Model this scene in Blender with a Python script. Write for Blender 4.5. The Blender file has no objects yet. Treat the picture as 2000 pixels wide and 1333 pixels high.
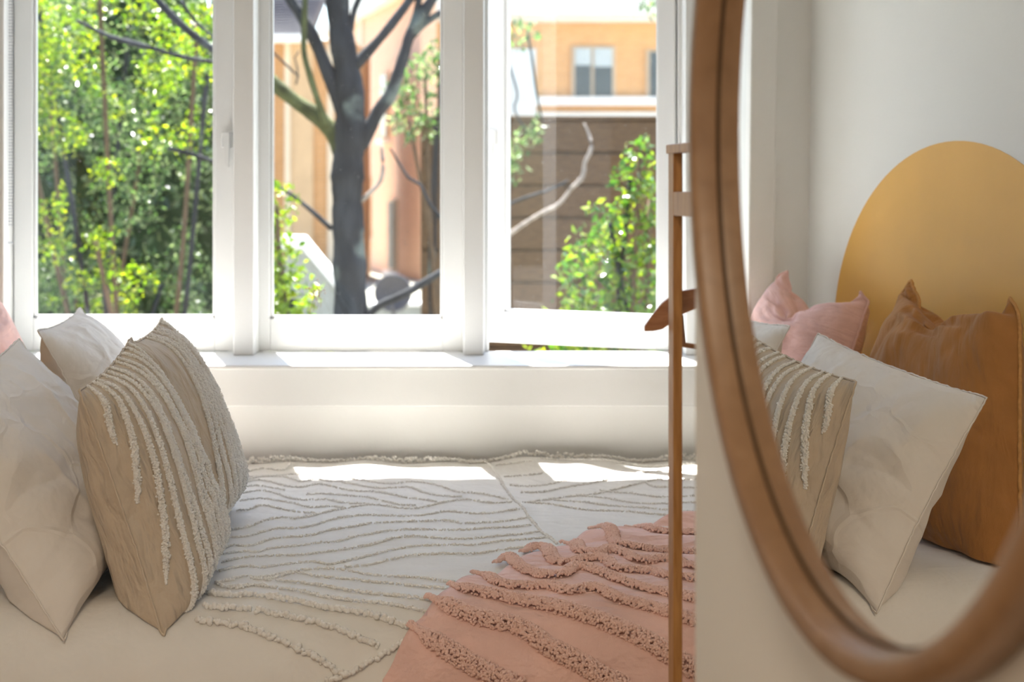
import bpy, bmesh, math, random
import numpy as np
from mathutils import Vector, Matrix

S = bpy.context.scene
COL = S.collection
R = math.radians
rng = np.random.default_rng(7)
random.seed(7)

# ------------------------------------------------------------------ camera
CZ, FPX, HV = 1.25, 3500.0, 370.0            # eye height, focal length in px (2000 px frame), horizon row
cd = bpy.data.cameras.new('camera'); cam = bpy.data.objects.new('camera', cd); COL.objects.link(cam)
cam.location = (0, 0, CZ); cam.rotation_euler = (R(90), 0, 0)
cd.sensor_width = 36.0; cd.lens = FPX * 36.0 / 2000.0
cd.shift_y = -(666.5 - HV) / 2000.0
cd.clip_start = 0.05; cd.clip_end = 500
cd.dof.use_dof = True; cd.dof.focus_distance = 3.25; cd.dof.aperture_fstop = 5.0
S.camera = cam

# ------------------------------------------------------------------ light and exposure
SUN_DIR = Vector((0.24, -1.0, -2.7)).normalized()
w = bpy.data.worlds.new('sky'); S.world = w; w.use_nodes = True
nt = w.node_tree; nt.nodes.clear()
sky = nt.nodes.new('ShaderNodeTexSky'); sky.sky_type = 'NISHITA'; sky.sun_disc = False
sky.sun_elevation = math.asin(-SUN_DIR.z); sky.sun_rotation = math.atan2(-SUN_DIR.x, -SUN_DIR.y)
sky.air_density = 1.0; sky.dust_density = 1.0; sky.ozone_density = 1.0
bg = nt.nodes.new('ShaderNodeBackground'); bg.inputs['Strength'].default_value = 0.29
wo = nt.nodes.new('ShaderNodeOutputWorld')
nt.links.new(sky.outputs[0], bg.inputs[0]); nt.links.new(bg.outputs[0], wo.inputs[0])
sl = bpy.data.lights.new('sun', 'SUN'); sun = bpy.data.objects.new('sun', sl); COL.objects.link(sun)
sl.energy = 17.0; sl.angle = R(0.55); sl.color = (1.0, 0.97, 0.93)
sun.rotation_euler = SUN_DIR.to_track_quat('-Z', 'Y').to_euler(); sun.location = (0, 6, 8)
al = bpy.data.lights.new('warm_fill', 'AREA'); alo = bpy.data.objects.new('warm_fill', al); COL.objects.link(alo)
al.shape = 'DISK'; al.size = .7; al.energy = 23.0; al.color = (1.0, 0.82, 0.61)     # added warm fill light above the viewer, stands for no known lamp
alo.location = (-.35, -.35, 2.80)
S.view_settings.view_transform = 'Standard'; S.view_settings.look = 'None'
S.view_settings.gamma = 1.0; S.view_settings.use_curve_mapping = False
S.view_settings.exposure = 1.1
cy = S.cycles
cy.max_bounces = 10; cy.diffuse_bounces = 5; cy.glossy_bounces = 5; cy.transparent_max_bounces = 16
cy.transmission_bounces = 6; cy.caustics_reflective = False; cy.caustics_refractive = False
cy.sample_clamp_indirect = 6.0; cy.use_denoising = True

# ------------------------------------------------------------------ material helpers
def mat(name, col, rough=0.6, spec=0.4, nscale=0, namt=0.0, bump=0.0, bscale=60, stretch=(1, 1, 1), sheen=0, coord='Object', detail=4):
    m = bpy.data.materials.new(name); m.use_nodes = True
    n = m.node_tree.nodes; L = m.node_tree.links; b = n['Principled BSDF']
    b.inputs['Base Color'].default_value = (*col, 1); b.inputs['Roughness'].default_value = rough
    b.inputs['Specular IOR Level'].default_value = spec
    if sheen:
        b.inputs['Sheen Weight'].default_value = sheen
    tc = n.new('ShaderNodeTexCoord'); mp = n.new('ShaderNodeMapping'); mp.inputs['Scale'].default_value = stretch
    L.new(tc.outputs[coord], mp.inputs[0])
    if nscale:
        t = n.new('ShaderNodeTexNoise'); t.inputs['Scale'].default_value = nscale; t.inputs['Detail'].default_value = detail
        L.new(mp.outputs[0], t.inputs['Vector'])
        r = n.new('ShaderNodeValToRGB')
        r.color_ramp.elements[0].position = 0.3; r.color_ramp.elements[1].position = 0.7
        r.color_ramp.elements[0].color = (*[max(0, c * (1 - namt)) for c in col], 1)
        r.color_ramp.elements[1].color = (*[min(1, c * (1 + namt)) for c in col], 1)
        L.new(t.outputs[0], r.inputs[0]); L.new(r.outputs[0], b.inputs['Base Color'])
    if bump:
        t2 = n.new('ShaderNodeTexNoise'); t2.inputs['Scale'].default_value = bscale; t2.inputs['Detail'].default_value = detail
        L.new(mp.outputs[0], t2.inputs['Vector'])
        bp = n.new('ShaderNodeBump'); bp.inputs['Strength'].default_value = 1.0; bp.inputs['Distance'].default_value = bump
        L.new(t2.outputs[0], bp.inputs['Height']); L.new(bp.outputs[0], b.inputs['Normal'])
    return m

def wood(name, c1, c2, axis_stretch, rough=0.45):
    m = bpy.data.materials.new(name); m.use_nodes = True
    n = m.node_tree.nodes; L = m.node_tree.links; b = n['Principled BSDF']
    tc = n.new('ShaderNodeTexCoord'); mp = n.new('ShaderNodeMapping'); mp.inputs['Scale'].default_value = axis_stretch
    t = n.new('ShaderNodeTexNoise'); t.inputs['Scale'].default_value = 14; t.inputs['Detail'].default_value = 8; t.inputs['Distortion'].default_value = 0.6
    r = n.new('ShaderNodeValToRGB'); r.color_ramp.elements[0].color = (*c1, 1); r.color_ramp.elements[1].color = (*c2, 1)
    r.color_ramp.elements[0].position = 0.35; r.color_ramp.elements[1].position = 0.65
    L.new(tc.outputs['Object'], mp.inputs[0]); L.new(mp.outputs[0], t.inputs['Vector']); L.new(t.outputs[0], r.inputs[0]); L.new(r.outputs[0], b.inputs['Base Color'])
    b.inputs['Roughness'].default_value = rough
    bp = n.new('ShaderNodeBump'); bp.inputs['Distance'].default_value = 0.0006
    L.new(t.outputs[0], bp.inputs['Height']); L.new(bp.outputs[0], b.inputs['Normal'])
    return m

def fabric(name, col, weave=900, wob=0.0012, wscale=(7, 2.2, 1), var=0.06, fine=0.00025, sheen=0.15, crease=0.0):
    """cloth in UV space: thread relief, soft long wrinkles, optional ironed creases"""
    m = bpy.data.materials.new(name); m.use_nodes = True
    n = m.node_tree.nodes; L = m.node_tree.links; b = n['Principled BSDF']
    b.inputs['Roughness'].default_value = 0.9; b.inputs['Specular IOR Level'].default_value = 0.15
    b.inputs['Sheen Weight'].default_value = sheen; b.inputs['Sheen Roughness'].default_value = 0.5
    tc = n.new('ShaderNodeTexCoord')
    t = n.new('ShaderNodeTexNoise'); t.inputs['Scale'].default_value = 9; t.inputs['Detail'].default_value = 5
    L.new(tc.outputs['UV'], t.inputs['Vector'])
    r = n.new('ShaderNodeValToRGB'); r.color_ramp.elements[0].position = 0.3; r.color_ramp.elements[1].position = 0.7
    r.color_ramp.elements[0].color = (*[c * (1 - var) for c in col], 1); r.color_ramp.elements[1].color = (*[min(1, c * (1 + var)) for c in col], 1)
    L.new(t.outputs[0], r.inputs[0]); L.new(r.outputs[0], b.inputs['Base Color'])
    mp = n.new('ShaderNodeMapping'); mp.inputs['Scale'].default_value = wscale; L.new(tc.outputs['UV'], mp.inputs[0])
    t2 = n.new('ShaderNodeTexNoise'); t2.inputs['Scale'].default_value = 2.2; t2.inputs['Detail'].default_value = 3.5; t2.inputs['Distortion'].default_value = 0.3
    L.new(mp.outputs[0], t2.inputs['Vector'])
    bp = n.new('ShaderNodeBump'); bp.inputs['Distance'].default_value = wob * 8
    L.new(t2.outputs[0], bp.inputs['Height'])
    last = bp
    if crease:
        v = n.new('ShaderNodeTexVoronoi'); v.feature = 'DISTANCE_TO_EDGE'; v.inputs['Scale'].default_value = 3.1
        dn = n.new('ShaderNodeTexNoise'); dn.inputs['Scale'].default_value = 3; dn.inputs['Detail'].default_value = 2; L.new(tc.outputs['UV'], dn.inputs['Vector'])
        ad = n.new('ShaderNodeVectorMath'); ad.operation = 'MULTIPLY_ADD'; ad.inputs[1].default_value = (.35, .35, 0); L.new(dn.outputs['Color'], ad.inputs[0]); L.new(tc.outputs['UV'], ad.inputs[2])
        L.new(ad.outputs[0], v.inputs['Vector'])
        mr = n.new('ShaderNodeMapRange'); mr.inputs['From Max'].default_value = 0.05; mr.inputs['To Min'].default_value = 1.0; mr.inputs['To Max'].default_value = 0.0
        L.new(v.outputs['Distance'], mr.inputs[0])
        b3 = n.new('ShaderNodeBump'); b3.inputs['Distance'].default_value = crease
        L.new(mr.outputs[0], b3.inputs['Height']); L.new(last.outputs[0], b3.inputs['Normal']); last = b3
    mp2 = n.new('ShaderNodeMapping'); mp2.inputs['Scale'].default_value = (weave, weave * 0.35, 1); L.new(tc.outputs['UV'], mp2.inputs[0])
    t3 = n.new('ShaderNodeTexNoise'); t3.inputs['Scale'].default_value = 1.0; t3.inputs['Detail'].default_value = 2
    L.new(mp2.outputs[0], t3.inputs['Vector'])
    b2 = n.new('ShaderNodeBump'); b2.inputs['Distance'].default_value = fine
    L.new(t3.outputs[0], b2.inputs['Height']); L.new(last.outputs[0], b2.inputs['Normal']); L.new(b2.outputs[0], b.inputs['Normal'])
    return m

def leafmat(name, c_dark, c_mid, c_pale, trans=0.55, rough=0.35):
    m = bpy.data.materials.new(name); m.use_nodes = True
    n = m.node_tree.nodes; L = m.node_tree.links; b = n['Principled BSDF']; out = n['Material Output']
    g = n.new('ShaderNodeNewGeometry')
    r = n.new('ShaderNodeValToRGB'); r.color_ramp.elements[0].color = (*c_dark, 1); r.color_ramp.elements[1].color = (*c_pale, 1)
    e = r.color_ramp.elements.new(0.5); e.color = (*c_mid, 1)
    L.new(g.outputs['Random Per Island'], r.inputs[0]); L.new(r.outputs[0], b.inputs['Base Color'])  # each leaf draws its own tone at random
    b.inputs['Roughness'].default_value = rough; b.inputs['Specular IOR Level'].default_value = 0.5
    t = n.new('ShaderNodeBsdfTranslucent'); hs = n.new('ShaderNodeHueSaturation')
    hs.inputs['Value'].default_value = 1.9; hs.inputs['Hue'].default_value = 0.505; hs.inputs['Saturation'].default_value = 1.25
    L.new(r.outputs[0], hs.inputs['Color']); L.new(hs.outputs[0], t.inputs['Color'])
    mx = n.new('ShaderNodeMixShader'); mx.inputs[0].default_value = trans
    L.new(b.outputs[0], mx.inputs[1]); L.new(t.outputs[0], mx.inputs[2]); L.new(mx.outputs[0], out.inputs[0])
    return m

M = {}
M['wall'] = mat('wall_paint', (0.80, 0.80, 0.785), 0.75, 0.2, bump=0.0004, bscale=90)
M['gloss'] = mat('white_gloss_paint', (0.71, 0.71, 0.70), 0.35, 0.45, bump=0.0005, bscale=35)
M['door'] = mat('door_paint', (0.74, 0.73, 0.70), 0.5, 0.3, bump=0.0003, bscale=50)
M['floor'] = wood('oak_boards', (0.30, 0.18, 0.09), (0.45, 0.30, 0.17), (8, 1, 1))
M['mustard'] = mat('mustard_paint', (0.76, 0.42, 0.085), 0.42, 0.4, nscale=5, namt=0.04, bump=0.0002, bscale=80)
M['frame_wood'] = wood('oak_hoop', (0.225, 0.127, 0.064), (0.275, 0.162, 0.086), (2, 2, 2), 0.42)
M['rack_wood'] = wood('rack_wood', (0.36, 0.16, 0.045), (0.50, 0.25, 0.08), (10, 10, 1), 0.45)
M['dark_wood'] = wood('hanger_wood', (0.36, 0.16, 0.08), (0.48, 0.24, 0.125), (2, 2, 8), 0.4)
M['steel'] = mat('hook_steel', (0.6, 0.6, 0.6), 0.25, 0.5); M['steel'].node_tree.nodes['Principled BSDF'].inputs['Metallic'].default_value = 1
M['plastic'] = mat('white_plastic', (0.66, 0.66, 0.65), 0.35, 0.5, nscale=8, namt=0.02)
M['chain'] = mat('grey_chain', (0.42, 0.43, 0.45), 0.4, 0.5, nscale=50, namt=0.05)
M['tan'] = fabric('tan_cotton', (0.62, 0.515, 0.395), wob=0.003, var=0.05)
M['white_cotton'] = fabric('white_percale', (0.82, 0.765, 0.70), wob=0.0018, wscale=(2.5, 2.5, 1), var=0.02, crease=0.0016)
M['ochre'] = fabric('ochre_linen', (0.42, 0.19, 0.058), weave=500, wob=0.0022, wscale=(5, 1.6, 1), var=0.10, fine=0.0006)
M['ochre_seam'] = mat('ochre_binding', (0.58, 0.30, 0.11), .9, .1, nscale=80, namt=.15)
M['pink_linen'] = fabric('pink_linen', (0.80, 0.51, 0.455), weave=500, wob=0.002, wscale=(2, 6, 1), var=0.07, fine=0.0006)
M['spread'] = fabric('cream_bedspread', (0.83, 0.80, 0.75), weave=1400, wob=0.0010, wscale=(6, 6, 1), var=0.025)
M['throw'] = fabric('pink_throw', (0.86, 0.565, 0.49), weave=700, wob=0.0030, wscale=(5, 8, 1), var=0.08, fine=0.0005)
def yarn(name, col, tr=.12, namt=.06):
    m = mat(name, col, .95, .1, nscale=260, namt=namt, sheen=.2); n = m.node_tree.nodes; L = m.node_tree.links
    t = n.new('ShaderNodeBsdfTranslucent'); t.inputs[0].default_value = (*col, 1); x = n.new('ShaderNodeMixShader'); x.inputs[0].default_value = tr
    L.new(n['Principled BSDF'].outputs[0], x.inputs[1]); L.new(t.outputs[0], x.inputs[2]); L.new(x.outputs[0], n['Material Output'].inputs[0]); return m
M['tuft'] = yarn('cream_yarn', (0.97, 0.95, 0.91), .12, .02); M['pink_tuft'] = yarn('pink_yarn', (0.96, 0.665, 0.58), .12, .06)
M['mattress'] = mat('mattress_ticking', (0.75, 0.74, 0.72), 0.85, 0.2, bump=0.001, bscale=40)

# glass: clear pane that reflects by its angle and lets light through, slightly dusty
gm = bpy.data.materials.new('window_glass'); gm.use_nodes = True
n = gm.node_tree.nodes; L = gm.node_tree.links; n.remove(n['Principled BSDF'])
tr = n.new('ShaderNodeBsdfTransparent'); tr.inputs[0].default_value = (0.96, 0.98, 0.97, 1)
gl = n.new('ShaderNodeBsdfGlossy'); gl.inputs['Roughness'].default_value = 0.0
fr = n.new('ShaderNodeFresnel'); fr.inputs['IOR'].default_value = 1.45
ml = n.new('ShaderNodeMath'); ml.operation = 'MULTIPLY'; ml.inputs[1].default_value = 1.5
mx = n.new('ShaderNodeMixShader'); L.new(fr.outputs[0], ml.inputs[0]); L.new(ml.outputs[0], mx.inputs[0]); L.new(tr.outputs[0], mx.inputs[1]); L.new(gl.outputs[0], mx.inputs[2])
df = n.new('ShaderNodeBsdfDiffuse'); df.inputs[0].default_value = (0.8, 0.8, 0.78, 1)
tc = n.new('ShaderNodeTexCoord'); t = n.new('ShaderNodeTexNoise'); t.inputs['Scale'].default_value = 90; t.inputs['Detail'].default_value = 6
rp = n.new('ShaderNodeValToRGB'); rp.color_ramp.elements[0].position = 0.66; rp.color_ramp.elements[0].color = (0.005, 0.005, 0.005, 1); rp.color_ramp.elements[1].position = 0.78; rp.color_ramp.elements[1].color = (0.22, 0.22, 0.22, 1)
L.new(tc.outputs['Object'], t.inputs['Vector']); L.new(t.outputs[0], rp.inputs[0])
m2 = n.new('ShaderNodeMixShader'); L.new(rp.outputs[0], m2.inputs[0]); L.new(mx.outputs[0], m2.inputs[1]); L.new(df.outputs[0], m2.inputs[2])
L.new(m2.outputs[0], n['Material Output'].inputs[0]); M['glass'] = gm

mm = bpy.data.materials.new('mirror_silver'); mm.use_nodes = True
b = mm.node_tree.nodes['Principled BSDF']; b.inputs['Base Color'].default_value = (0.90, 0.895, 0.87, 1); b.inputs['Metallic'].default_value = 1; b.inputs['Roughness'].default_value = 0.0
M['mirror'] = mm

# ------------------------------------------------------------------ object helpers
def link(name, me, m=None, parent=None, smooth=False):
    o = bpy.data.objects.new(name, me); COL.objects.link(o)
    if m: me.materials.append(m)
    if smooth: me.polygons.foreach_set('use_smooth', [True] * len(me.polygons))
    if parent: o.parent = parent
    return o
def tag(o, label, cat, group=None):
    o['label'] = label; o['category'] = cat
    if group: o['group'] = group
    return o
def struct(o, label=None, cat=None):
    o['kind'] = 'structure'
    if label: o['label'] = label
    if cat: o['category'] = cat
    return o
def empty(name, loc=(0, 0, 0), rz=0, parent=None):
    o = bpy.data.objects.new(name, None); COL.objects.link(o); o.location = loc; o.rotation_euler = (0, 0, rz); o.empty_display_size = 0.1
    if parent: o.parent = parent
    return o
def mesh_from(verts, faces, name='mesh', uv=None):
    me = bpy.data.meshes.new(name); me.from_pydata([tuple(v) for v in verts], [], [tuple(f) for f in faces]); me.update()
    if uv is not None:
        l = me.uv_layers.new(name='UVMap'); idx = np.empty(len(me.loops), dtype=np.int32); me.loops.foreach_get('vertex_index', idx)
        l.data.foreach_set('uv', np.asarray(uv, dtype=np.float32)[idx].ravel())
    return me
def box_me(size, center=(0, 0, 0), bev=0.0, seg=2):
    bm = bmesh.new(); bmesh.ops.create_cube(bm, size=1)
    for v in bm.verts: v.co = Vector((v.co.x * size[0] + center[0], v.co.y * size[1] + center[1], v.co.z * size[2] + center[2]))
    if bev: bmesh.ops.bevel(bm, geom=bm.edges[:], offset=bev, segments=seg, affect='EDGES', profile=0.5)
    me = bpy.data.meshes.new('box'); bm.to_mesh(me); bm.free(); return me
def box(name, x0, x1, y0, y1, z0, z1, m, parent=None, bev=0.0):
    """box object with its origin at the middle of its base"""
    sx, sy, sz = x1 - x0, y1 - y0, z1 - z0
    o = link(name, box_me((sx, sy, sz), (0, 0, sz / 2), bev), m, parent); o.location = ((x0 + x1) / 2, (y0 + y1) / 2, z0); return o
def tube_data(pts, rad, nseg=8, caps=True):
    P = np.asarray(pts, float); n_ = len(P); rad = np.broadcast_to(np.asarray(rad, float), (n_,))
    T = np.gradient(P, axis=0); T /= np.linalg.norm(T, axis=1)[:, None] + 1e-12
    ref = np.array([0, 0, 1.0]) if abs(T[0][2]) < 0.9 else np.array([1.0, 0, 0])
    V = []; 
    for i in range(n_):
        a = np.cross(T[i], ref); a /= np.linalg.norm(a) + 1e-12; b_ = np.cross(T[i], a); ref = -np.cross(T[i], a) if False else ref
        for k in range(nseg):
            th = 2 * math.pi * k / nseg; V.append(P[i] + rad[i] * (math.cos(th) * a + math.sin(th) * b_))
    F = []
    for i in range(n_ - 1):
        for k in range(nseg):
            k2 = (k + 1) % nseg; F.append((i * nseg + k, i * nseg + k2, (i + 1) * nseg + k2, (i + 1) * nseg + k))
    if caps: F.append(tuple(range(nseg))[::-1]); F.append(tuple((n_ - 1) * nseg + k for k in range(nseg)))
    return V, F
def tube(name, pts, rad, m, parent=None, nseg=8, smooth=True):
    V, F = tube_data(pts, rad, nseg); return link(name, mesh_from(V, F), m, parent, smooth)
def spline(pts, step):
    """Catmull-Rom through pts, resampled at an even step"""
    P = np.asarray(pts, float); 
    if len(P) == 2: Q = P[0] + (P[1] - P[0]) * np.linspace(0, 1, 20)[:, None]
    else:
        E = np.vstack([2 * P[0] - P[1], P, 2 * P[-1] - P[-2]]); out = []
        for i in range(1, len(E) - 2):
            t_ = np.linspace(0, 1, 16, endpoint=False)[:, None]; a, b_, c, d_ = E[i - 1], E[i], E[i + 1], E[i + 2]
            out.append(0.5 * (2 * b_ + (c - a) * t_ + (2 * a - 5 * b_ + 4 * c - d_) * t_ ** 2 + (3 * b_ - a - 3 * c + d_) * t_ ** 3))
        Q = np.vstack(out + [P[-1:]])
    ln = np.r_[0, np.cumsum(np.linalg.norm(np.diff(Q, axis=0), axis=1))]
    k = max(2, int(ln[-1] / step)); s = np.linspace(0, ln[-1], k)
    return np.stack([np.interp(s, ln, Q[:, j]) for j in range(Q.shape[1])], 1)

def ico():
    bm = bmesh.new(); bmesh.ops.create_icosphere(bm, subdivisions=1, radius=1)
    v = np.array([x.co[:] for x in bm.verts]); f = np.array([[x.index for x in p.verts] for p in bm.faces]); bm.free(); return v, f
ICO_V, ICO_F = ico()
def fast_mesh(V, F):
    me = bpy.data.meshes.new('m'); V = np.ascontiguousarray(V, dtype=np.float32); F = np.ascontiguousarray(F, dtype=np.int32); k = F.shape[1]
    me.vertices.add(len(V)); me.vertices.foreach_set('co', V.ravel())
    me.loops.add(F.size); me.loops.foreach_set('vertex_index', F.ravel())
    me.polygons.add(len(F)); me.polygons.foreach_set('loop_start', np.arange(0, F.size, k, dtype=np.int32))
    try: me.polygons.foreach_set('loop_total', np.full(len(F), k, dtype=np.int32))
    except Exception: pass
    me.update(calc_edges=True); return me
def rand_rot(n_):
    q = rng.normal(size=(n_, 4)); q /= np.linalg.norm(q, axis=1)[:, None]; w_, x, y, z = q.T
    return np.stack([np.stack([1 - 2 * (y * y + z * z), 2 * (x * y - z * w_), 2 * (x * z + y * w_)], 1), np.stack([2 * (x * y + z * w_), 1 - 2 * (x * x + z * z), 2 * (y * z - x * w_)], 1), np.stack([2 * (x * z - y * w_), 2 * (y * z + x * w_), 1 - 2 * (x * x + y * y)], 1)], 1)
def blobs(name, C, rad, m, parent, squash=0.45):
    """fluffy yarn loops: one small lumpy bead per point"""
    C = np.asarray(C, float); n_ = len(C); rad = np.broadcast_to(np.asarray(rad, float), (n_,))
    Rm = rand_rot(n_); sc = np.stack([np.ones(n_), 1 - squash * rng.random(n_), 1 - squash * rng.random(n_)], 1) * rad[:, None]
    V = np.einsum('nij,nkj->nki', Rm, ICO_V[None] * sc[:, None]) + C[:, None]
    F = ICO_F[None] + (np.arange(n_) * len(ICO_V))[:, None, None]
    return link(name, fast_mesh(V.reshape(-1, 3), F.reshape(-1, 3)), m, parent, True)

# ------------------------------------------------------------------ room shell
XL, XR, YW, YB, ZC = -1.50, 1.70, 4.62, -2.2, 2.85      # left (bed head) wall, right wall, window wall, back, ceiling
YS = 4.96                                               # room face of the sashes
WX0, WX1, ZS, ZH = -1.385, 0.60, 0.80, 2.64             # window opening
struct(box('floor', XL - .1, XR + .1, YB - .1, 5.1, -0.12, 0, M['floor']), 'oak board floor of the bedroom')
struct(box('ceiling', XL - .1, XR + .1, YB - .1, 5.1, ZC, ZC + .15, M['wall']), 'white flat ceiling above the bed')
wl = struct(box('wall_left', XL - .12, XL, YB, 5.1, 0, ZC, M['wall']), 'white wall behind the bed head with a mustard arch')
struct(box('wall_right', XR, XR + .12, YB, 5.1, 0, ZC, M['wall']), 'white wall on the far right of the room')
wb = struct(empty('wall_back', (0, YW, 0)), 'white painted wall below and around the windows')
def wpart(n_, x0, x1, z0, z1, y0=YW, y1=5.08):
    o = box(n_, x0, x1, y0, y1, z0, z1, M['wall']); o.parent = wb; o.location.y -= YW; return o
wpart('wall_panel', XL, WX1 + 1.1, 0, ZS - .012)
wpart('wall_panel', XL, WX0, ZS - .012, ZC); wpart('wall_panel', WX1, XR, ZS - .012, ZC); wpart('wall_panel', WX0, WX1, ZH, ZC)
wf = struct(empty('wall_front', (0, YB, 0)), 'white wall behind the viewer with a small opening added to let sky light in')
for x0, x1, z0, z1 in ((XL, .5, 0, ZC), (1.5, XR, 0, ZC), (.5, 1.5, 2.1, ZC), (.5, 1.5, 0, .9)):  # panels leave an unseen opening, added to brighten the room with sky light
    o = box('wall_panel', x0, x1, -.12, 0, z0, z1, M['wall'], wf)
# the painted arch behind the pillows
bm = bmesh.new(); ring = []
AY, AZ, AA, AB = 3.89, 0.885, 0.578, 0.50
for k in range(96):
    a = 2 * math.pi * k / 96; ring.append(bm.verts.new((0.0015, AA * math.cos(a), AB * math.sin(a))))
f = bm.faces.new(ring); ex = bmesh.ops.extrude_face_region(bm, geom=[f])
for v in [g for g in ex['geom'] if isinstance(g, bmesh.types.BMVert)]: v.co.x = -0.001
bmesh.ops.recalc_face_normals(bm, faces=bm.faces)
me = bpy.data.meshes.new('arch'); bm.to_mesh(me); bm.free()
arch = link('painted_arch', me, M['mustard']); arch.parent = wl; arch.location = (XL - wl.location.x, AY - wl.location.y, AZ); arch['label'] = 'mustard yellow painted arch'

# sill, apron, jambs, mullions
sill = struct(box('trim_1', WX0 - .05, WX1 + .05, 4.575, 4.985, ZS - .012, ZS, M['gloss'], bev=.004), 'white gloss window sill with rounded nosing')
apron = struct(box('trim_2', XL + .02, WX1 + .6, 4.602, YW, ZS - .108, ZS - .012, M['gloss'], bev=.003), 'white apron board under the window sill')
def mull(i, x0, x1, lab):
    o = struct(empty('trim_%d' % i, ((x0 + x1) / 2, 4.853, ZS)), lab); wd = x1 - x0
    p = link('post', box_me((wd, .20, ZH - ZS), (0, .10, (ZH - ZS) / 2), .003), M['gloss'], o)
    link('bead', box_me((wd + .022, .10, ZH - ZS), (0, .158, (ZH - ZS) / 2), .002), M['gloss'], o)
mull(3, -.7555, -.700, 'white mullion between the closed left and middle windows')
mull(4, -.1317, -.0763, 'white mullion between the middle and the open window')
mull(5, .470, .60, 'white jamb on the hinge side of the open window')
o = struct(empty('trim_6', (WX0, YW, ZS)), 'white jamb at the left end of the window')
link('jamb', box_me((.006, .46, ZH - ZS), (0, .23, (ZH - ZS) / 2), .001), M['gloss'], o)
link('architrave', box_me((.080, .03, ZH - ZS + .05), (.040, -.005, (ZH - ZS) / 2), .004), M['wall'], o)
struct(box('trim_7', WX0, WX1, 4.90, 5.08, ZH - .05, ZH, M['gloss']), 'white head board above the windows')

def sash(i, wd, lab, sl_, sr_, rb, rt, handle):
    """casement sash; origin at its left lower corner on the room face, x right, y out"""
    H = ZH - .055 - (ZS + .002); T = .045
    o = struct(empty('window_%d' % i), lab)
    g = M['gloss']
    link('stile', box_me((sl_, T, H), (sl_ / 2, T / 2, H / 2), .003), g, o)
    link('stile', box_me((sr_, T, H), (wd - sr_ / 2, T / 2, H / 2), .003), g, o)
    link('rail', box_me((wd - sl_ - sr_, T, rb), ((sl_ + wd - sr_) / 2, T / 2, rb / 2), .003), g, o)
    link('rail', box_me((wd - sl_ - sr_, T, rt), ((sl_ + wd - sr_) / 2, T / 2, H - rt / 2), .003), g, o)
    b_ = .008
    for cx, wx in ((sl_ + b_ / 2, b_), (wd - sr_ - b_ / 2, b_)):
        link('glazing_bead', box_me((wx, .018, H - rb - rt), (cx, .019, rb + (H - rb - rt) / 2), .003), g, o)
    link('glazing_bead', box_me((wd - sl_ - sr_, .018, b_), ((sl_ + wd - sr_) / 2, .019, rb + b_ / 2), .003), g, o)
    bm = bmesh.new(); x0, x1, z0, z1 = sl_, wd - sr_, rb, H - rt
    vs = [bm.verts.new((x, .028, z)) for x, z in ((x0, z0), (x1, z0), (x1, z1), (x0, z1))]; bm.faces.new(vs)
    me = bpy.data.meshes.new('pane'); bm.to_mesh(me); bm.free(); link('pane', me, M['glass'], o)
    if handle:
        hx, hz = handle
        h = link('latch', box_me((.030, .012, .045), (hx, -.006, hz), .003), M['plastic'], o); h['label'] = 'white window latch'
        v = [(0, 0), (.017, 0), (.012, -.09), (.003, -.095)]
        bm = bmesh.new(); sgn = -1
        a = [bm.verts.new((hx + sgn * (x - .010), -.012, hz + .02 + z)) for x, z in v]; f = bm.faces.new(a)
        ex = bmesh.ops.extrude_face_region(bm, geom=[f])
        for q in [k for k in ex['geom'] if isinstance(k, bmesh.types.BMVert)]: q.co.y -= .016
        bmesh.ops.recalc_face_normals(bm, faces=bm.faces); me = bpy.data.meshes.new('lever'); bm.to_mesh(me); bm.free()
        link('lever', me, M['plastic'], h)
    return o
s1 = sash(1, .6095, 'closed white casement window on the left, full of green shrubs', .0525, .0525, .092, .07, (.592, .585)); s1.location = (-1.3795, YS, ZS + .002)
s2 = sash(2, .581, 'closed white casement window in the middle, before the tree', .0455, .0567, .090, .07, None); s2.location = (-.7157, YS, ZS + .002)
s3 = sash(3, .61, 'white casement window on the right, standing open', .062, .055, .090, .07, (.026, .60))
AO = R(29.5); hx, hy = .4516, YS + .008
s3.rotation_euler = (0, 0, -AO); s3.location = (hx - .61 * math.cos(AO), hy + .61 * math.sin(AO), ZS + .002)

# bead chain of the roller blind
ch = empty('blind_chain', (-1.383 + .028, 4.845, ZS + .35)); tag(ch, 'thin grey bead chain of a blind hanging beside the left window', 'blind chain')
zs = np.arange(0, 1.3, .0085); C = np.vstack([np.stack([np.full(len(zs), dx), np.zeros(len(zs)), zs + .005], 1) for dx in (-.0032, .0032)])
blobs('beads', C, .0028, M['chain'], ch, 0.1)
link('chain_clip', box_me((.014, .006, .005), (-.004, .012, -.045), .001), M['chain'], ch)

# ------------------------------------------------------------------ door leaf and round mirror
DL = R(9.5); DM = .465; TI = R(.4)
nrm = Vector((math.cos(DL), math.sin(DL), 0)); tan_ = Vector((-math.sin(DL), math.cos(DL), 0))
DD = DM + .012                                           # plane of the door face
s_edge = 1.796 / math.cos(DL) - math.tan(DL) * DD * 1.0
def door_pt(s, z, off=0): return nrm * (DD + off) + tan_ * s + Vector((0, 0, z))
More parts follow.
